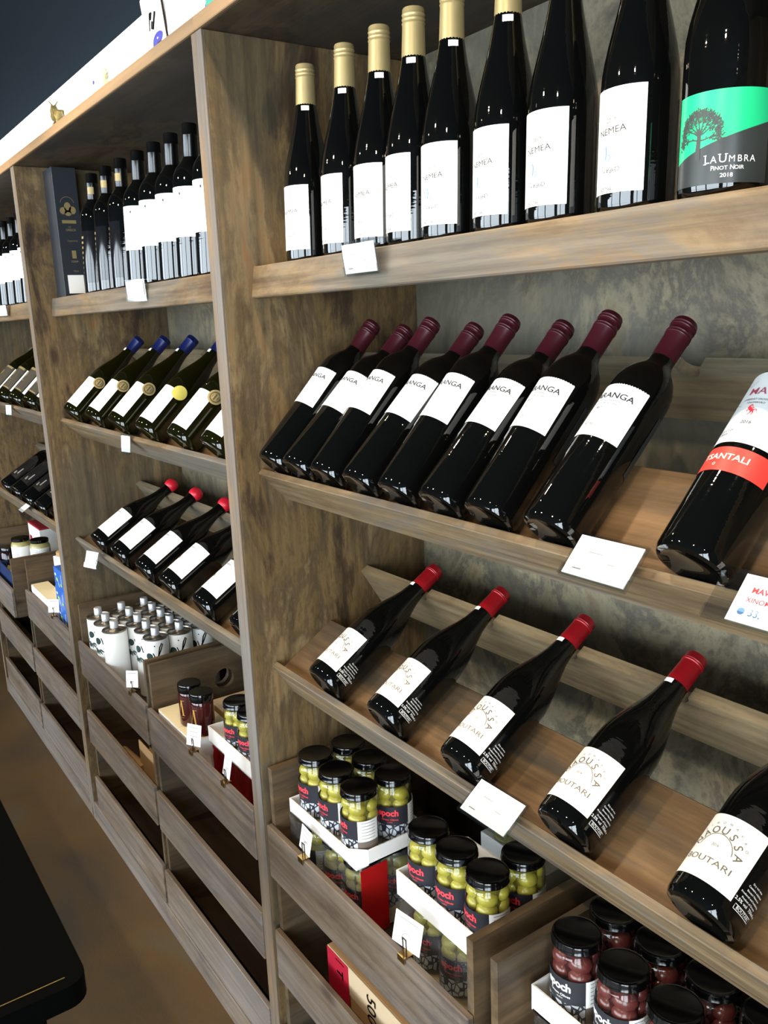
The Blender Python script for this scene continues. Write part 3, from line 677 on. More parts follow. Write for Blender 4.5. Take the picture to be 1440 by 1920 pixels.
def b_dark_spark(label, g):
    t = thing('wine_bottle', label, 'wine bottle', group=g)
    lathe('glass_body', bordeaux(0.315, 0.037), M['glass_dark'], t, 32)
    capsule(t, 0.235, 0.316, 0.0165, 0.0155, M['blackcap'], (0.292,))
    patch('gold_emblem', 0.0160, 15, 75, 0.262, 0.280, M['gold2'], t, eps=0.0008)
    lb = patch('front_label', 0.037, -60, 60, 0.03, 0.165, P('black_label_paper', '#121316', 0.05), t)
    wrap('gold_print', [rect(-0.020+0.002*k, 0.045+0.013*k, 0.012, 0.006) for k in range(9)], 0.037, M['gold2'], lb)
    return t
K = Kind(b_dark_spark)
for i, (x, a) in enumerate([(-1.055, 10), (-0.935, 0), (-0.818, -6)]):
    K('%s dark glossy bottle with gold-flecked black label, right of the gift box' % ['first', 'second', 'third'][i], 'dark unlabelled-looking bottles on the middle top shelf', at(x, 0.120, 1.7240, a, 2))
def b_white_tall(label, g):
    t = thing('wine_bottle', label, 'wine bottle', group=g)
    lathe('glass_body', bordeaux(0.313, 0.0400), M['glass_dark'], t, 32)
    capsule(t, 0.228, 0.314, 0.0170, 0.0158, M['blackcap'], (0.292,))
    lb = patch('front_label', 0.0400, -95, 88, 0.086, 0.186, M['white'], t)
    wrap('small_print', [disc(0.020, 0.172, 0.002, 0.003)], 0.0400, M['ink'], lb)
    return t
K = Kind(b_white_tall)
for i, (x, a) in enumerate([(-0.700, 5), (-0.592, 0), (-0.488, 4), (-0.384, -3), (-0.280, 0), (-0.176, 2), (-0.080, 3)]):
    K('%s black-capped bottle with plain wide white label, counted from the gift box' % ORD[i], 'wide white-labelled bottles on the middle top shelf', at(x, 0.1225, 1.7240, a, 2))
def b_blue(label, g, plain=False):
    t = thing('wine_bottle', label, 'wine bottle', group=g); L = 0.305; r = 0.041
    lathe('glass_body', burgundy(L, r), M['glass_olive'], t, 36)
    capsule(t, L-0.048, L, 0.0155, 0.0165, M['bluecap'], (L-0.012,))
    patch('neck_sticker', 0.0158, -25, 25, L-0.058, L-0.049, M['white'], t, eps=0.0012)
    lb = patch('front_label', r, -75, 56, 0.022, 0.120, M['white'], t)
    wrap('small_print', [disc(-0.022, 0.102, 0.0018, 0.0025)], r, M['faint'], lb)
    if plain:
        wrap('yellow_medal', [disc(0.045, 0.117, 0.0175, n=28)], r, P('yellow_gold_sticker', '#d8c860', 0.35, 0.2), t, 0.0011)
    else:
        u = 0.045
        wrap('medal', [disc(u, 0.117, 0.0165, n=28)], r, P('dull_bronze_sticker', '#5c5236', 0.4, 0.3), t, 0.0009)
        wrap('medal_rim', [ring(u, 0.117, 0.0125, 0.0165), rect(u-0.004, 0.117, 0.003, 0.014), rect(u+0.003, 0.117, 0.003, 0.014), ring(u, 0.117, 0.0075, 0.009)], r, M['gold2'], t, 0.0013)
    return t
K = Kind(b_blue)
LB = ['leftmost navy-capped white wine on the middle unit, gold medal half hidden', 'second navy-capped white wine from the left, with a round gold medal', 'third navy-capped white wine, gold medal, above the small price card', 'white wine bottle with a plain yellow round sticker', 'larger-looking white wine just left of the divider, medal cut by the divider', 'white wine mostly hidden behind the divider, only its base showing']
for i, x in enumerate(B2X2):
    mt = lay(T2, 0.041, x, 2, 44.0, 0.0028)
    if i == 3:
        o = b_blue(LB[i], 'navy-capped white wines on the middle rack', True); o.matrix_world = mt
    else: K(LB[i], 'navy-capped white wines on the middle rack', mt)
def b_ball(label, g):
    t = thing('wine_bottle', label, 'wine bottle', group=g); L = 0.285; r = 0.0425
    lathe('glass_body', burgundy(L, r), M['glass_dark'], t, 36)
    lathe('red_wax_top', [(0.0150, L-0.020), (0.0185, L-0.016), (0.0200, L-0.008), (0.0185, L+0.002), (0.0130, L+0.009), (0.004, L+0.012)], M['redwax'], t, 24)
    lb = patch('front_label', r, -66, 66, 0.032, 0.122, M['white'], t)
    wrap('lettering', [T('INNH', 0.0085, 0.004, 0.108), T('&c', 0.006, 0.006, 0.092)] + [stroke([(-0.038, 0.037), (0.037, 0.037), (0.037, 0.117), (-0.038, 0.117), (-0.038, 0.037)], 0.0005)], r, M['faint'], lb)
    wrap('gold_emblem', [disc(-0.010, 0.070, 0.0055, 0.0035), disc(-0.010, 0.073, 0.002, 0.0026)], r, M['gold2'], lb)
    return t
K = Kind(b_ball)
LC = ['leftmost bottle with round red wax top, by the far panel', 'second bottle with round red wax top', 'third red-wax bottle, its top touching the divider edge', 'fourth white-labelled red wine on the low middle rack, neck hidden by divider', 'fifth white-labelled red wine on the low middle rack, close to the divider', 'bottle almost wholly hidden by the divider at the end of the low middle rack']
for i, x in enumerate(B2X3):
    K(LC[i], 'red-wax-topped bottles on the low middle rack', lay(T3, 0.0425, x, [0, 2, -1, 1, -2, 0][i]))

# --- far unit
K = Kind(b_white_tall)
for i, x in enumerate([-2.40, -2.28, -2.16, -2.04, -1.92, -1.80, -1.68, -1.56, -1.45]):
    K('%s white-labelled upright bottle on the farthest top shelf, from the left' % ORD[i], 'white-labelled bottles on the farthest top shelf', at(x, 0.1225, 1.7240, 3*math.sin(i), 2))
def b_black_gold(label, g):
    t = thing('wine_bottle', label, 'wine bottle', group=g); L = 0.305; r = 0.041
    lathe('glass_body', burgundy(L, r), M['glass_olive'], t, 32)
    capsule(t, L-0.05, L, 0.0155, 0.0160, M['blackcap'])
    lb = patch('front_label', r, -60, 60, 0.034, 0.135, P('olive_black_label', '#33322a', 0.4), t)
    wrap('gold_print', [ring(0, 0.100, 0.007, 0.011), rect(0, 0.075, 0.03, 0.003), rect(0, 0.038, 0.075, 0.003), rect(0, 0.130, 0.075, 0.008), disc(0, 0.100, 0.004)], r, M['gold2'], lb)
    patch('side_label', r, 64, 90, 0.034, 0.135, M['white'], t)
    return t
K = Kind(b_black_gold)
for i, x in enumerate(B3X2):
    K('%s olive-green bottle with black and gold label on the far rack, from the left' % ORD[i], 'black and gold labelled bottles on the far upper rack', lay(T2, 0.041, x, 0, 44.0, 0.0028))
def b_matte(label, g):
    t = thing('wine_bottle', label, 'wine bottle', group=g); L = 0.30; r = 0.040
    lathe('glass_body', bordeaux(L, r), M['glass_dark'], t, 32)
    capsule(t, L-0.06, L, 0.0155, 0.0160, M['blackcap'])
    lb = patch('front_label', r, -60, 70, 0.05, 0.15, M['black_satin'], t)
    wrap('small_print', [T('EST', 0.010, 0.018, 0.070, 90, 0.03), rect(-0.012, 0.062, 0.003, 0.014), rect(0.03, 0.085, 0.004, 0.03)], r, M['greyink'], lb)
    return t
K = Kind(b_matte)
for i, x in enumerate(B3X3):
    K('%s all-black bottle with black label on the far lower rack, from the left' % ORD[i], 'all-black bottles on the far lower rack', lay(T3, 0.040, x, [0, 4, -3, 2, -4][i]))

# ================================================================ JARS AND TINS
def ico(bm, c, r, sx=1, sy=1, sz=1, rot=None, sub=1):
    m = Matrix.Translation(c) @ (rot.to_4x4() if rot is not None else Matrix.Identity(4)) @ Matrix.Diagonal((sx, sy, sz, 1))
    bmesh.ops.create_icosphere(bm, subdivisions=sub, radius=r, matrix=m)
def fruit(parent, mat, r, z0, z1, fr, name):
    bm = bmesh.new(); q = random.Random(5); z = z0+fr*0.8
    while z < z1:
        n = int(2*math.pi*(r-fr)/(fr*2.05)); o = q.uniform(0, 1)
        for i in range(n):
            a = 2*math.pi*(i+o)/n; e = Matrix.Rotation(q.uniform(-.5, .5), 3, 'Y') @ Matrix.Rotation(a, 3, 'Z')
            ico(bm, ((r-fr*1.02)*math.sin(a), -(r-fr*1.02)*math.cos(a), z+q.uniform(-.002, .002)), fr, 1.18, 0.95, 0.95, e, 2)
        z += fr*1.55
    o = bm_obj(name, bm, mat, parent, True); o['kind'] = 'stuff'; return o
JR = 0.0350
def jar_build(content, brine, lab, red, bandz=(0.012, 0.076)):
    def f(label, g):
        t = thing('olive_jar', label, 'jar', group=g)
        lathe('brine', [(JR-0.012, 0.003), (JR-0.012, 0.106)], brine, t, 20)
        fruit(t, content, JR-0.0012, 0.060, 0.107, 0.0142, 'olives')
        lathe('glass', [(JR*0.8, 0.0), (JR*0.97, 0.003), (JR, 0.008), (JR, 0.094), (JR*0.985, 0.100), (JR*0.93, 0.106), (JR*0.88, 0.110), (JR*0.88, 0.116)], M['jarglass'], t, 32, cap1=False)
        lathe('lid', [(JR*0.94, 0.1135), (JR*0.975, 0.1142), (JR*0.975, 0.1155), (JR*0.955, 0.1165), (JR*0.96, 0.1220), (JR*0.93, 0.1250), (JR*0.86, 0.1258), (JR*0.80, 0.1250)], M['lid'], t, 32)
        lb = patch('front_label', JR, -85, 62, bandz[0], bandz[1], lab, t)
        wrap('lettering', [T('epoch', 0.0165, 0.0, 0.0635, 0, 0.035, 0.95)], JR, red, lb)
        wrap('small_print', [T('Green Olives', 0.0052, 0.003, 0.0510, 0, 0.01, 1.1), T('stuffed', 0.0034, 0.003, 0.0460)], JR, red, lb)
        nl = patch('nutrition_label', JR, 63, 128, bandz[0]+0.024, bandz[1], M['whitebox'], t)
        wrap('small_print', [rect(R(95)*JR, bandz[0]+0.03+0.006*k, 0.026, 0.0011) for k in range(6)], JR, M['faint'], nl)
        patch('lower_label', JR, 63, 128, bandz[0], bandz[0]+0.0238, P('brown_grey_label', '#6d6258', 0.5), t)
        return t
    return f
KG = Kind(jar_build(M['olive'], M['brine'], M['pebble'], M['epochred']))
KR = Kind(jar_build(M['redolive'], M['redbrine'], M['pebble2'], M['whiteink']))
def carton(label, x0, y0, x1, y1, z, h, chamfer=0.0, mat=None, wallh=None, name='carton_tray'):
    """open shallow carton with die-cut front right corner"""
    t = thing(name, label, 'carton', (0, 0, 0)); mat = mat or M['whitebox']; th = 0.0025
    box('base', (x0, y0, z), (x1, y1, z+0.003), mat, t, bevel=0)
    c = chamfer
    for nm, p, q in (('front_wall', (x0, y0), (x1-c, y0)), ('corner_wall', (x1-c, y0), (x1, y0+c)), ('right_wall', (x1, y0+c), (x1, y1)), ('left_wall', (x0, y0), (x0, y1)), ('back_wall', (x0, y1), (x1, y1))):
        if nm == 'corner_wall' and not c: continue
        d = Vector((q[0]-p[0], q[1]-p[1], 0)); L = d.length; a = math.atan2(d.y, d.x)
        m = Matrix.Translation((p[0], p[1], z)) @ Matrix.Rotation(a, 4, 'Z')
        box(nm, (0, 0, 0.0), (L, th, h), mat, t, m, bevel=0)
    return t
def pack(label, x0, y0, x1, y1, z, top, red=None, film_=None):
    t = thing('shrink_wrapped_pack', label, 'pack'); th = 0.002
    box('base_tray', (x0, y0, z), (x1, y1, z+0.004), M['kraftin'], t, bevel=0)
    box('tray_wall', (x0, y0, z), (x1, y0+th, z+0.022), M['whitebox'], t, bevel=0)
    box('tray_wall', (x1-th, y0, z), (x1, y1, z+0.030), M['kraftin'], t, bevel=0)
    bm = bmesh.new(); n = 14; q = random.Random(2)
    def sheet(pts):
        g = []
        for i in range(n+1):
            row = []
            for j in range(7):
                a = i/n; b = j/6
                p = Vector(pts[0]).lerp(Vector(pts[1]), a).lerp(Vector(pts[2]).lerp(Vector(pts[3]), a), b)
                p += Vector([q.uniform(-.0018, .0018) for _ in range(3)]); row.append(bm.verts.new(p))
            g.append(row)
        for i in range(n):
            for j in range(6): bm.faces.new((g[i][j], g[i+1][j], g[i+1][j+1], g[i][j+1]))
    e = 0.004; y0e, x1e = y0-e, x1+e
    sheet(((x0, y0e, z+0.006), (x1e, y0e, z+0.006), (x0, y0e, top), (x1e, y0e, top)))
    sheet(((x1e, y0e, z+0.006), (x1e, y1, z+0.006), (x1e, y0e, top), (x1e, y1, top)))
    bm_obj('shrink_film', bm, film_ or M['shrink'], t, True)
    if red:
        bm = bmesh.new(); a, b = red
        add_box(bm, (x1+0.0065, a, z+0.001), (x1+0.0075, b, top-0.001))
        bm_obj('red_tape', bm, M['redfilm'] if False else P('translucent_red_tape', '#9c1414', 0.25), t)
    return t
GJ = 'black-lidded green olive jars in the near left crate'
# lower shrink-wrapped pack, jars inside, then the open white carton with nine jars
LZ = FL+0.001
pack('clear shrink-wrapped pack with a red tape strip under the white carton of olive jars', 0.052, 0.036, 0.282, 0.188, LZ, LZ+0.137, (0.042, 0.098))
pos = [0.092, 0.167, 0.242]
for i, x in enumerate(pos):
    for j, y in enumerate([0.076, 0.149]):
        lab = 'green olive jar inside the shrink-wrapped pack, %s in the %s row' % (['left', 'middle', 'right'][i], ['front', 'second', 'back'][j])
        KG(lab, 'olive jars inside the shrink-wrapped pack', at(x, y, LZ+0.005, [-20, 30, 10][i]+17*j))
CZ = LZ+0.1385
carton('white open carton with cut corner holding the rear stack of green olive jars', 0.052, 0.036, 0.286, 0.188, CZ, 0.029, 0.026)
for i, x in enumerate(pos):
    for j, y in enumerate([0.076, 0.149]):
        lab = 'green olive jar in the left white carton, %s of the %s row' % (['left end', 'middle', 'right end'][i], ['front', 'second', 'back'][j])
        KG(lab, GJ, at(x, y, CZ+0.0035, [0, -4, -14][i] if j == 0 else [20, 5, 38][i]))
pack('clear shrink-wrapped pack under the right white carton, dark jars inside', 0.372, 0.066, 0.5915, 0.213, LZ, LZ+0.130)
for i, x in enumerate([0.4085, 0.4805, 0.5522]):
    for j, y in enumerate([0.105, 0.1765]):
        KG('green olive jar inside the right shrink-wrapped pack, %s in the %s row' % (['left', 'middle', 'right'][i], ['front', 'second'][j]), 'olive jars inside the right pack', at(x, y, LZ+0.005, 15-30*j+8*i))
CZ2 = LZ+0.1315
carton('white open carton beside the crate end, holding the right stack of green olive jars', 0.372, 0.062, 0.5915, 0.213, CZ2, 0.045)
nm = ['left', 'middle', 'right']
for i, x in enumerate([0.4085, 0.4805, 0.5525]):
    for j, y in enumerate([0.102, 0.174]):
        if j == 1 and i < 2: continue
        KG('green olive jar in the right white carton, %s of the %s row' % (nm[i], ['front', 'second', 'back'][j]), GJ, at(x, y, CZ2+0.0035, [6, 10, -12][i]+(20 if j else 0)))
# red lidded jar and carton behind
def red_lid(label, g):
    t = thing('jar', label, 'jar', group=g)
    lathe('glass', [(0.028, 0), (0.030, 0.004), (0.030, 0.085), (0.026, 0.092)], M['jarglass'], t, 28)
    lathe('contents', [(0.027, 0.003), (0.027, 0.084)], M['tahini'], t, 24)
    lathe('lid', [(0.030, 0.0925), (0.030, 0.106), (0.028, 0.108)], P('dark_red_lid', '#7c1220', 0.25), t, 28)
    return t
KL = Kind(red_lid)
for i, (x, y) in enumerate([(0.345, 0.335), (0.415, 0.340)]):
    KL('small jar with dark red lid behind the olive jar cartons, %s one' % ['left', 'right'][i], 'dark red-lidded jars at the back', at(x, y, LZ+0.115))
o = thing('cardboard_box', 'white cardboard box at the back of the near left crate', 'box'); box('carton', (0.300, 0.306, LZ), (0.47, 0.375, LZ+0.114), M['whitebox'], o)
# near right crate: red-brown olives
carton('white open carton holding the reddish olive jars, bottom right of the photo', 0.684, 0.066, 1.10, 0.300, LZ+0.1315, 0.040)
pack('shrink-wrapped pack under the carton of reddish olive jars', 0.684, 0.070, 1.095, 0.300, LZ, LZ+0.130)
rj = 0
for i, x in enumerate([0.724, 0.802, 0.880, 0.958]):
    for j, y in enumerate([0.108, 0.182, 0.256]):
        KR('reddish-brown olive jar, %s from the left in the %s row of the near right carton' % (ORD[i], ['front', 'second', 'back'][j]), 'black-lidded reddish olive jars', at(x, y, LZ+0.135, [0, -10, 8, 0][i]+12*j))
# crate below: cardboard box with red band
cb = thing('cardboard_box', 'long kraft box with a red band and 500 printed on it, near middle crate', 'box')
cz = CB+CRH+0.0125
box('carton', (0.150, 0.045, cz), (0.585, 0.30, cz+0.140), M['kraft'], cb, bevel=0.002)
box('pale_top_flap', (0.152, 0.0435, cz+0.078), (0.583, 0.045, cz+0.140), M['kraftin'], cb, bevel=0)
box('red_band', (0.151, 0.0425, cz+0.015), (0.225, 0.0435, cz+0.138), P('red_band_print', '#b01830', 0.5), cb, bevel=0)
flat('lettering', [T('500 г', 0.040, 0.300, cz+0.085, -90, 0.0), T('T', 0.03, 0.195, cz+0.105, -90, 0.02), rect(0.197, cz+0.13, 0.030, 0.002)], M['blackcap'], cb, Matrix.Translation((0, 0.042, 0)))

# --- middle unit, left crate: olive oil tins
def tin_build(label, g):
    t = thing('oil_tin', label, 'oil tin', group=g); r = 0.0355; h = 0.200
    lathe('can', [(r*0.96, 0), (r, 0.002), (r, h-0.004), (r*0.9, h-0.0035)], M['white'], t, 32, cap1=True)
    lathe('rim', [(r*0.98, h-0.003), (r*1.02, h-0.002), (r*1.02, h+0.001), (r*0.95, h+0.0015), (r*0.92, h-0.0018), (r*0.55, h-0.0018), (0.0155, h+0.001), (0.013, h+0.004)], M['silver'], t, 32)
    lathe('screw_cap', [(0.0110, h+0.004), (0.0118, h+0.005), (0.0118, h+0.025), (0.0105, h+0.027)], M['silvercap'], t, 20)
    s = 1.30
    def C(pts, du=0.0, dv=0.0): return [(x*s+du, z*s+dv) for x, z in pts]
    du, dv = 0.002, 0.132
    il = [ring(du-0.012, dv+0.018, 0.0085, 0.0105), stroke(C([(0.000, 0.022), (0.003, 0.014), (0.004, 0.007), (0.008, 0.010), (0.012, 0.018)], du, dv), 0.0030),
          disc(du+0.006, dv+0.050, 0.0018), stroke(C([(0.010, 0.012), (0.017, 0.027), (0.022, 0.040), (0.020, 0.043), (0.015, 0.034), (0.012, 0.020), (0.011, 0.008), (0.014, 0.004), (0.019, 0.008)], du, dv), 0.0032)]
    wrap('lettering', il, r, M['blackcap'], t, 0.0006)
    ol = [disc(du-0.012, dv+0.018, 0.0088, 0.0105)]
    for a in (200, 225, 250, 275, 300, 325):
        ol.append(disc(du-0.012+0.014*math.cos(R(a)), dv-0.004+0.014*math.sin(R(a)), 0.0085, 0.0022, 10, a))
    ol += [disc(du-0.020, dv-0.016, 0.006, 0.007), disc(du-0.034, dv-0.006, 0.0065, 0.0075), stroke(C([(-0.014, 0.006), (-0.022, -0.002), (-0.036, -0.012)], du, dv), 0.0012)]
    wrap('olive_drawing', ol, r, P('dark_green_print', '#1c3a36', 0.5), t, 0.0006)
    return t
K = Kind(tin_build)
rows = [[-1.205, -1.131, -1.050]] + [[-1.205, -1.131, -1.057, -0.983, -0.909]]*3
AZ = [[42, 38, -75], [30, 30, 44, 34, 50], [40, 40, 50, 50, 48], [30, 30, 30, 30, 30]]
ys = [0.053, 0.127, 0.200, 0.274]
for j, rw in enumerate(rows):
    for i, x in enumerate(rw):
        K('white olive oil tin with silver cap, %s from the left in the %s row' % (ORD[i], ORD[j]), 'white olive oil tins in the middle unit crate', at(x, ys[j]-0.001, LZ, AZ[j][i]))

# --- middle unit, right crate: honey jars on white box, epoch jars
bx = thing('cardboard_box', 'pale straw coloured box under the two amber jars', 'box')
box('carton', (-0.628, 0.020, LZ), (-0.405, 0.130, LZ+0.106), M['whitebox'], bx, bevel=0.001)
box('lid_flap', (-0.628, 0.020, LZ+0.1062), (-0.495, 0.130, LZ+0.1085), M['yellowbox'], bx, bevel=0)
box('lid_flap', (-0.494, 0.020, LZ+0.1062), (-0.405, 0.130, LZ+0.1080), M['yellowbox'], bx, bevel=0)
k2 = thing('cardboard_box', 'kraft cardboard boxes behind the amber jars', 'box')
box('carton', (-0.60, 0.150, LZ), (-0.42, 0.36, LZ+0.10), M['kraft'], k2)
box('lid_flap', (-0.60, 0.150, LZ+0.1005), (-0.50, 0.36, LZ+0.1030), M['kraftin'], k2)
def honey_build(label, g):
    t = thing('honey_jar', label, 'jar', group=g); r = 0.0285
    lathe('contents', [(r*0.9, 0.0), (r, 0.004), (r, 0.078), (r*0.97, 0.082), (r*0.93, 0.085)], M['honey'], t, 32)
    lathe('lid', [(r*0.96, 0.0855), (r*1.0, 0.087), (r*1.0, 0.104), (r*0.97, 0.106)], M['lid'], t, 32)
    it = [stroke([(-0.012, 0.030), (-0.006, 0.050), (-0.001, 0.068)], 0.0010), stroke([(-0.001, 0.068), (0.001, 0.050), (0.003, 0.030)], 0.0040), rect(0.002, 0.0685, 0.011, 0.0010), rect(0.003, 0.0300, 0.009, 0.0010), rect(-0.012, 0.0300, 0.006, 0.0010)]
    wrap('gold_letter', it, r, P('gold_foil_letter', '#d8a24a', 0.35, 0.3), t, 0.0006)
    wrap('lettering', [T('HONEY', 0.0035, -0.001, 0.024)], r, M['gold2'], t, 0.0006)
    return t
K = Kind(honey_build)
K('left amber preserve jar with black lid and gold letter', 'amber jars on the straw box', at(-0.500, 0.060, LZ+0.109, 22))
K('right amber preserve jar with black lid and gold letter, in front of the round hole', 'amber jars on the straw box', at(-0.432, 0.062, LZ+0.1085, 26))
RZ = LZ+0.104
pack('red shrink-wrapped pack of jars with a price tag clipped before it', -0.378, 0.062, -0.095, 0.20, LZ, LZ+0.100, None, M['redfilm'])
def red_can(label, g):
    t = thing('jar', label, 'jar', group=g)
    lathe('contents', [(0.028, 0), (0.031, 0.003), (0.031, 0.08)], P('tomato_red_contents', '#b3201c', 0.3, noise=0.4, nscale=60), t, 24)
    lathe('lid', [(0.030, 0.0805), (0.031, 0.083), (0.031, 0.092), (0.029, 0.094)], P('silver_white_lid', '#b8b4ac', 0.3, 0.5), t, 24)
    return t
K = Kind(red_can)
for i in range(4): K('red jar inside the red shrink pack, %s from the left' % ORD[i], 'red jars in the red pack', at(-0.342+0.066*i, 0.100, LZ+0.0045))
carton('white open carton of olive jars in the middle unit, cut by the divider', -0.385, 0.055, -0.090, 0.25, RZ, 0.040)
for i, (x, y) in enumerate([(-0.292, 0.094), (-0.220, 0.094), (-0.148, 0.094), (-0.292, 0.166), (-0.220, 0.166), (-0.148, 0.166)]):
    KG('green olive jar in the middle unit carton, %s of the %s row' % (nm[i % 3], 'front' if i < 3 else 'second'), 'olive jars in the middle unit', at(x, y, RZ+0.0035, [14, 22, 20, 5, 9, 12][i]))
# cardboard scraps in middle unit, left middle crate
cz = CB+CRH+0.0125
o = thing('cardboard_box', 'opened kraft carton with loose flaps in the middle unit lower crate', 'box')
box('carton', (-0.96, 0.06, cz), (-0.72, 0.26, cz+0.075), M['kraft'], o)
box('open_flap', (-0.93, 0.050, cz+0.02), (-0.80, 0.054, cz+0.13), M['kraft'], o)
o = thing('paper_roll', 'rolled kraft paper leaning in the middle unit lower crate', 'paper roll')
r_ = lathe('roll', [(0.016, 0), (0.018, 0.004), (0.018, 0.19), (0.016, 0.194)], M['kraft'], o, 20)
o.matrix_world = Matrix.Translation((-1.10, 0.05, cz+0.02)) @ Matrix.Rotation(R(84), 4, 'Y')
o = thing('paper_bag', 'crumpled pale paper bundle beside the cardboard in the lower crate', 'paper')
bm = bmesh.new(); ico(bm, (0, 0, 0), 0.05, 1, 0.8, 0.7, None, 3)
q = random.Random(9)
for v in bm.verts: v.co *= 1+q.uniform(-.13, .13)
bm_obj('bundle', bm, M['kraft'], o); o.location = (-1.02, 0.145, cz+0.050)
# --- far unit contents
bw = thing('cardboard_box', 'white box with pale lid in the far right crate, behind a price tag', 'box')
box('carton', (-1.965, 0.018, LZ), (-1.64, 0.082, LZ+0.128), M['whitebox'], bw, bevel=0.002)
box('lid_flap', (-1.964, 0.019, LZ+0.1282), (-1.64, 0.081, LZ+0.130), M['yellowbox'], bw, bevel=0)
def blue_pack(label, g):
    t = thing('display_pack', label, 'pack', group=g)
    box('carton', (0, 0, 0), (0.115, 0.10, 0.069), M['bluebox2'], t, bevel=0.001)
    flat('print', [rect(0.02, 0.045, 0.018, 0.008), rect(0.05, 0.02, 0.004, 0.03, 30), rect(0.09, 0.04, 0.004, 0.03)], M['whiteink'], t, Matrix.Translation((0, -0.0008, 0)))
    flat('green_print', [rect(0.035, 0.030, 0.020, 0.012), rect(0.085, 0.018, 0.018, 0.010)], M['lime'], t, Matrix.Translation((0, -0.0009, 0)))
    return t
K = Kind(blue_pack)
for i in range(4):
    K('bright blue and lime display pack, %s up in the far right crate pile' % ORD[i], 'bright blue packs piled in the far crate', at(-1.620+0.008*(i % 2), 0.028, LZ+0.0695*i, 0))
def milk(label, g):
    t = thing('white_carton_bottle', label, 'carton', group=g)
    box('carton', (-0.03, -0.03, 0), (0.03, 0.03, 0.125), M['white'], t)
    lathe('cap', [(0.028, 0.1255), (0.030, 0.128), (0.030, 0.140), (0.026, 0.143)], M['kraft'], t, 24)
    flat('print', [rect(0, 0.09, 0.02, 0.004), rect(0, 0.075, 0.03, 0.004), ring(0, 0.045, 0.012, 0.014)], M['ink'], t, Matrix.Translation((0, -0.0305, 0)))
    return t
K = Kind(milk)
K('white upright carton with kraft cap, left one in the far right crate', 'white cartons with kraft caps', at(-1.825, 0.122, LZ+0.13, 20))
K('white upright carton with kraft cap, right one in the far right crate', 'white cartons with kraft caps', at(-1.715, 0.128, LZ+0.13, 12))
o = thing('cardboard_box', 'kraft box carrying the white upright cartons in the far right crate', 'box'); box('carton', (-1.88, 0.084, LZ), (-1.645, 0.24, LZ+0.129), M['kraft'], o)
ct = carton('navy blue display tray with a white oval print, in the far pulled-out crate', -2.33, -0.018, -2.060, 0.160, LZ, 0.150, 0, M['bluebox'])
flat('oval_print', [ring(0.10, 0.075, 0.050, 0.053), rect(0.10, 0.100, 0.04, 0.006), rect(0.10, 0.088, 0.05, 0.006)], M['whiteink'], ct, Matrix.Translation((-2.056, -0.016, LZ)) @ Matrix.Rotation(R(90), 4, 'Z'))
carton('second navy blue display tray at the left edge, in the far pulled-out crate', -2.61, -0.018, -2.335, 0.160, LZ, 0.150, 0, M['bluebox'])
def tah(label, g):
    t = thing('paste_jar', label, 'jar', group=g); r = 0.0385
    lathe('contents', [(r*0.85, 0), (r, 0.006), (r, 0.072), (r*0.9, 0.080), (r*0.82, 0.084)], M['tahini'], t, 28)
    lathe('lid', [(r*0.88, 0.0845), (r*0.92, 0.086), (r*0.92, 0.097), (r*0.88, 0.0985)], M['lid'], t, 28)
    lb = patch('front_label', r, -100, 100, 0.020, 0.066, M['whitebox'], t)
    wrap('small_print', [rect(0.0, 0.03+0.007*k, 0.03, 0.0014) for k in range(5)], r, M['faint'], lb)
    return t
K = Kind(tah)
fb_ = thing('cardboard_box', 'hidden kraft filler box inside the navy display tray', 'box'); box('carton', (-2.32, -0.010, LZ+0.004), (-2.070, 0.150, LZ+0.060), M['kraft'], fb_)
for i, (x, y) in enumerate([(-2.270, 0.035), (-2.185, 0.035), (-2.112, 0.108), (-2.192, 0.115), (-2.275, 0.115)]):
    K('lower paste jar standing in the navy tray, %s one' % ORD[i], 'pale paste jars in the navy tray', at(x, y, LZ+0.061, 20*i))
K('pale paste jar with black lid and white label, left of the upper two', 'pale paste jars stacked on top', at(-2.235, 0.055, LZ+0.1605, 40))
K('pale paste jar with black lid and white label, right of the upper two', 'pale paste jars stacked on top', at(-2.150, 0.108, LZ+0.1605, 40))
def dark_jar(label, g):
    t = thing('jar', label, 'jar', group=g); r = 0.034
    lathe('contents', [(r*0.85, 0), (r, 0.006), (r, 0.08), (r*0.85, 0.088)], P('dark_plum_contents', '#1c0c10', 0.1), t, 28)
    lathe('lid', [(r*0.88, 0.0885), (r*0.92, 0.09), (r*0.92, 0.103), (r*0.88, 0.105)], M['lid'], t, 28)
    return t
fb_ = thing('cardboard_box', 'kraft filler box under the dark plum jars', 'box'); box('carton', (-2.60, -0.010, LZ+0.004), (-2.345, 0.150, LZ+0.089), M['kraft'], fb_)
K = Kind(dark_jar)
K('dark plum jar at the left edge of the photo in the navy tray', 'dark plum jars', at(-2.385, 0.03, LZ+0.09, 0))
K('second dark plum jar behind, in the navy tray', 'dark plum jars', at(-2.40, 0.11, LZ+0.09, 0))
def redwhite(label, g):
    t = thing('cardboard_box', label, 'box', group=g)
    box('carton', (-0.05, 0, 0), (0.05, 0.12, 0.238), M['whitebox'], t)
    box('red_lid', (-0.0505, -0.0005, 0.2382), (0.0505, 0.1205, 0.245), M['redbox'], t, bevel=0.001)
    flat('red_print', [rect(-0.015, 0.17, 0.045, 0.035)], M['redbox'], t, Matrix.Translation((0, -0.0008, 0)))
    return t
K = Kind(redwhite)
K('white box with crimson lid behind the paste jars, right one', 'white boxes with crimson lids', at(-2.445, 0.165, LZ, 0))
K('white box with crimson lid at the left edge behind the plum jars', 'white boxes with crimson lids', at(-2.550, 0.165, LZ, 0))

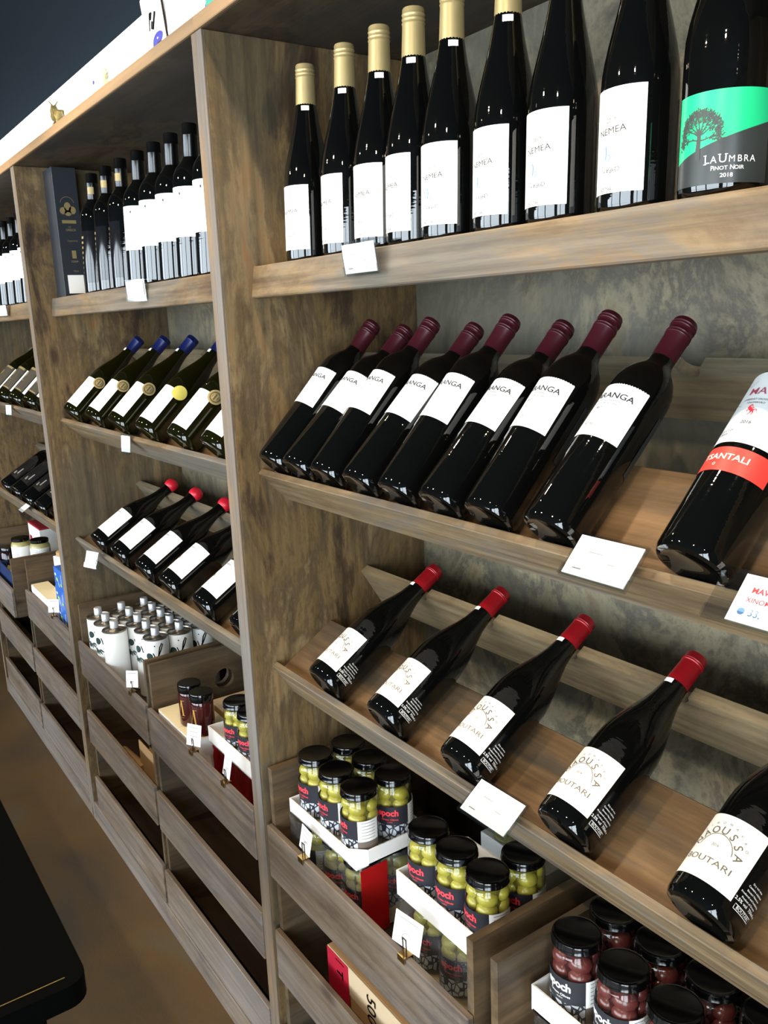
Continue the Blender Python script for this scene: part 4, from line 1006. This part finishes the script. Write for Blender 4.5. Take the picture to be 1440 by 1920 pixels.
# ================================================================ PRICE HOLDERS AND TAGS
def holder(label, x, y, z, ang, w=0.092, h=0.048, text=None, off=0.0, yaw=0):
    """acrylic sign hooked over a lip: ang = elevation of the card's up direction from horizontal"""
    t = thing('price_holder', label, 'price tag')
    box('acrylic_plate', (-w/2-0.004, -0.0015, -h/2-0.004), (w/2+0.004, 0.0, h/2+0.004), M['acrylic'], t, bevel=0)
    box('acrylic_front', (-w/2-0.004, -0.0042, -h/2-0.003), (w/2+0.004, -0.0032, -h/2+0.010), M['acrylic'], t, bevel=0)
    box('acrylic_hook', (-w/2-0.004, 0.0, h/2+0.001), (w/2+0.004, 0.020, h/2+0.003), M['acrylic'], t, bevel=0)
    cd = box('card', (-w/2+off, -0.0026, -h/2), (w/2, -0.0016, h/2), M['card'], t, bevel=0)
    items = text or [rect(-0.012+off/2, 0.006, w*0.22, 0.0012), rect(0.014+off/2, -0.003, w*0.12, 0.0012), rect(-w*0.3+off/2, -h*0.33, w*0.14, 0.0012)]
    flat('lettering', items, M['faint'], cd, Matrix.Translation((0, -0.0029, 0)))
    t.matrix_world = Matrix.Translation((x, y, z)) @ Matrix.Rotation(R(yaw), 4, 'Z') @ Matrix.Rotation(R(ang-90), 4, 'X')
    return t, cd
holder('clear price holder with blank white card on the nearest top shelf edge', 0.368, 0.046, 1.713, 98, 0.080, 0.040)
holder('clear price holder lying on the lip right of the last burgundy-capped bottle', 0.826, 0.030, 1.371, 47, 0.084, 0.048)
t, cd = holder('clear price holder with red and blue print at the right edge of the photo', 1.010, 0.030, 1.371, 47, 0.096, 0.048, [rect(0.5, 0, 0.0001, 0.0001)], 0.020)
flat('blue_print', [disc(-0.017, -0.013, 0.0035), T('33,', 0.010, -0.004, -0.013)], M['blueink'], cd, Matrix.Translation((0, -0.0029, 0)))
flat('dark_print', [T('MAV', 0.0080, -0.008, 0.009, 0, 0.03), T('XINOM', 0.0070, -0.006, -0.001, 0, 0.01)], M['redink'], cd, Matrix.Translation((0, -0.0029, 0)))
holder('clear price holder lying on the lip left of the fourth red-capped bottle', 0.650, 0.028, 1.000, 36, 0.084, 0.048)
for (x, y, z, ang, w, h, yaw, lb) in [(-0.545, 0.043, 1.712, 95, 0.052, 0.040, 25, 'small white card hanging tilted on the middle top shelf edge'),
                            (-0.700, 0.034, 1.350, 85, 0.040, 0.040, 12, 'small white card hanging below the third navy-capped bottle'),
                            (-1.065, 0.014, 0.978, 72, 0.046, 0.040, 20, 'small white card on the lip below the red-wax bottles'),
                            (-1.925, 0.041, 1.708, 95, 0.050, 0.036, 20, 'small white card on the farthest top shelf edge'),
                            (-2.010, 0.034, 1.352, 85, 0.040, 0.036, 15, 'small white card under the black and gold labelled bottles'),
                            (-1.945, 0.028, 0.990, 32, 0.060, 0.036, 0, 'pale yellowish card lying on the far lip below the all-black bottles')]:
    holder(lb, x, y, z, ang, w, h, [rect(0, 0.0, w*0.3, 0.0008)], 0, yaw)
def clip_tag(label, x, y, lean, yaw, w, h, lines):
    t = thing('clip_price_tag', label, 'price tag', group='price tags clipped on crate fronts')
    bm = bmesh.new()
    add_box(bm, (-0.009, -0.0035, -0.008), (0.009, -0.0022, 0.0015)); add_box(bm, (-0.009, 0.0132, -0.008), (0.009, 0.0145, 0.0015)); add_box(bm, (-0.009, -0.0035, 0.0015), (0.009, 0.0145, 0.0028))
    bm_obj('clip', bm, M['steel'], t)
    bm = bmesh.new(); add_box(bm, (-0.005, 0.004, 0.0028), (-0.0035, 0.0055, 0.030)); add_box(bm, (0.0035, 0.004, 0.0028), (0.005, 0.0055, 0.030)); add_box(bm, (-0.005, 0.004, 0.0285), (0.005, 0.0055, 0.030))
    bm_obj('wire_loop', bm, M['wire'], t)
    m = Matrix.Translation((0, 0.006, 0.012)) @ Matrix.Rotation(R(yaw), 4, 'Z') @ Matrix.Rotation(R(-lean), 4, 'X')
    cd = box('card', (-w/2, 0, 0), (w/2, 0.0006, h), M['card'], t, m, bevel=0)
    flat('lettering', [rect(0, h*(0.85-0.2*k), w*0.7*(1-0.15*k), 0.0014) for k in range(lines)] + [ring(0, h*0.25, w*0.16, w*0.18, 20, 200, 10)], M['faint'], cd, m @ Matrix.Translation((0, -0.0004, 0)))
    t.location = (x, y, CB+2*CRH+0.1172)
    return t
clip_tag('white price tag clipped on the near crate front by the divider, printed lines', 0.150, 0.002, 12, -5, 0.044, 0.044, 3)
clip_tag('large blank white price tag clipped at the middle of the near crate front', 0.465, 0.002, 14, 8, 0.060, 0.050, 1)
clip_tag('narrow white price tag clipped in front of the oil tins', -0.790, 0.002, 10, 48, 0.034, 0.046, 1)
clip_tag('white price tag clipped in front of the amber jars', -0.368, 0.002, 12, 30, 0.040, 0.050, 3)
clip_tag('white price tag clipped in front of the red shrink pack', -0.190, 0.002, 12, -4, 0.040, 0.046, 3)
clip_tag('cream price tag clipped in front of the far white box', -1.600, 0.002, 10, 50, 0.040, 0.046, 1)

# ================================================================ ON TOP OF THE UNITS
TZ = TOPZ+0.023
fl = thing('table_flag', 'small white cloth flag with black bars and a blue curve on a dark stick', 'flag')
bm = bmesh.new(); lathe_bm(bm, [(0.0022, 0), (0.0022, 0.26)], 10)
st = bm_obj('flag_stick', bm, M['wire'], fl, True); st.matrix_basis = Matrix.Rotation(R(-12), 4, 'Y')
lathe('base', [(0.02, 0), (0.02, 0.006), (0.006, 0.010)], M['wire'], fl, 20)
def cloth(name, x0, x1, z0, z1, mat, par, fn, n=14, m=10, off=0.0):
    bm = bmesh.new(); g = []
    for i in range(n+1):
        g.append([bm.verts.new((x0+(x1-x0)*i/n, fn(x0+(x1-x0)*i/n, z0+(z1-z0)*j/m)+off, z0+(z1-z0)*j/m)) for j in range(m+1)])
    for i in range(n):
        for j in range(m): bm.faces.new((g[i][j], g[i+1][j], g[i+1][j+1], g[i][j+1]))
    return bm_obj(name, bm, mat, par, True)
fn = lambda x, z: 0.006*math.sin(x*40+z*18)
cl = cloth('cloth', -0.120, -0.006, 0.010, 0.108, M['white'], fl, fn)
def onflag(items, mat, nm, o=-0.0012):
    vs, fs = [], []
    for a, b in items:
        k = len(vs); vs += [(x, fn(x, z)+o, z) for x, z in a]; fs += [tuple(i+k for i in f) for f in b]
    me = bpy.data.meshes.new(nm); me.from_pydata(vs, [], fs); link(nm, me, mat, cl)
onflag([rect(-0.068, 0.058, 0.004, 0.030, -14), rect(-0.0605, 0.066, 0.005, 0.013, -14), rect(-0.0570, 0.050, 0.005, 0.013, -14), rect(-0.049, 0.056, 0.0055, 0.030, -14)], M['blackcap'], 'black_bars')
onflag([disc(-0.040, 0.020, 0.022, 0.012, 20, 25)], M['flagblue'], 'blue_curve')
fl.location = (-0.190, 0.024, TZ)
fb = thing('ceramic_bird', 'cream ceramic bird with a small blue mark on top of the middle unit', 'figurine')
bm = bmesh.new(); ico(bm, (0, 0, 0.030), 0.030, 1.35, 0.8, 1.0, None, 3); ico(bm, (0.028, 0, 0.058), 0.016, 1.0, 0.9, 1.0, None, 3); ico(bm, (0.048, 0, 0.056), 0.006, 1.5, 0.7, 0.6, None, 2)
bm_obj('body', bm, M['ceramic'], fb, True)
bm = bmesh.new(); add_box(bm, (-0.055, -0.002, 0.0), (-0.050, 0.002, 0.042)); bm_obj('tail_stick', bm, M['ceramic'], fb)
bm = bmesh.new(); ico(bm, (0.006, -0.0235, 0.040), 0.004, 1, 0.5, 1.4, None, 2); bm_obj('blue_mark', bm, M['flagblue'], fb)
fb.location = (-0.615, 0.036, TZ+0.0005); fb.scale = (0.8, 0.8, 0.85)
dr = thing('bronze_figurine', 'small bronze antlered animal figurine at the left on top of the units', 'figurine')
def skin(name, verts, edges, radii, mat, parent, sub=1):
    me = bpy.data.meshes.new(name); me.from_pydata(verts, edges, []); o = link(name, me, mat, parent)
    md = o.modifiers.new('skin', 'SKIN')
    for i, v in enumerate(me.skin_vertices[0].data): v.radius = (radii[i], radii[i])
    me.skin_vertices[0].data[0].use_root = True
    s = o.modifiers.new('sub', 'SUBSURF'); s.levels = sub; s.render_levels = sub
    return o
V = [(0, 0, 0.035), (0.022, 0, 0.037), (-0.018, 0, 0.040), (-0.028, 0, 0.060), (-0.040, 0, 0.062), (0.022, 0.007, 0.015), (0.022, 0.007, 0), (0.022, -0.007, 0.015), (0.022, -0.007, 0), (-0.016, 0.007, 0.018), (-0.016, 0.007, 0), (-0.016, -0.007, 0.018), (-0.016, -0.007, 0), (-0.026, 0.006, 0.075), (-0.018, 0.012, 0.084), (-0.026, -0.006, 0.075), (-0.034, -0.012, 0.086), (0.032, 0, 0.044)]
Ed = [(0, 1), (0, 2), (2, 3), (3, 4), (1, 5), (5, 6), (1, 7), (7, 8), (2, 9), (9, 10), (2, 11), (11, 12), (3, 13), (13, 14), (3, 15), (15, 16), (1, 17)]
Ra = [.017, .016, .016, .012, .0065, .005, .0035, .005, .0035, .005, .0035, .005, .0035, .0022, .0016, .0022, .0016, .003]
skin('body', V, Ed, Ra, M['bronze'], dr)
dr.location = (-0.955, 0.030, TZ+0.003); dr.scale = (0.85, 0.85, 0.85)
bi = thing('blue_green_ornament', 'blue and green folded card ornament at the top edge of the photo', 'ornament')
bm = bmesh.new()
vs = [bm.verts.new(p) for p in ((-0.03, 0, 0), (0.03, 0, 0), (0.02, 0.02, 0.09), (-0.01, 0.02, 0.09), (-0.02, 0.04, 0), (0.04, 0.04, 0))]
for f in ((0, 1, 2, 3), (4, 3, 2, 5), (0, 3, 4), (1, 5, 2), (0, 4, 5, 1)): bm.faces.new([vs[i] for i in f])
bm_obj('blue_card', bm, M['bluebox2'], bi)
box('green_card', (0.022, -0.004, 0), (0.07, 0.03, 0.075), P('sea_green_card', '#4aa58c', 0.5), bi)
bi.location = (-0.115, 0.06, TZ)

# ================================================================ BLACK DISPLAY TABLE
tb = thing('display_table', 'long black display table with rounded corner at the lower left', 'table')
def rbox(bm, x0, x1, y0, y1, z0, z1, r):
    pts = []
    for cx, cy, a0 in ((x1-r, y1-r, 0), (x0+r, y1-r, 90), (x0+r, y0+r, 180), (x1-r, y0+r, 270)):
        for k in range(7):
            a = R(a0+15*k); pts.append((cx+r*math.cos(a), cy+r*math.sin(a)))
    a = [bm.verts.new((x, y, z0)) for x, y in pts]; b = [bm.verts.new((x, y, z1)) for x, y in pts]; n = len(pts)
    bm.faces.new(a[::-1]); bm.faces.new(b)
    for i in range(n): bm.faces.new((a[i], a[(i+1) % n], b[(i+1) % n], b[i]))
TX1 = 0.315; TY1 = -0.425
bm = bmesh.new(); rbox(bm, -1.5, TX1, TY1-0.75, TY1, 0.715, 0.75, 0.030); bm_obj('table_top', bm, M['tblack'], tb)
box('brass_line', (TX1-0.022, TY1-0.74, 0.7502), (TX1-0.0205, TY1-0.028, 0.7506), M['brass'], tb, bevel=0)
box('apron', (-1.44, TY1-0.70, 0.62), (TX1-0.08, TY1-0.05, 0.7145), M['tblack'], tb)
for x in (-1.43, TX1-0.14):
    for y in (TY1-0.69, TY1-0.11): box('leg', (x, y, 0), (x+0.05, y+0.05, 0.6195), M['tblack'], tb)
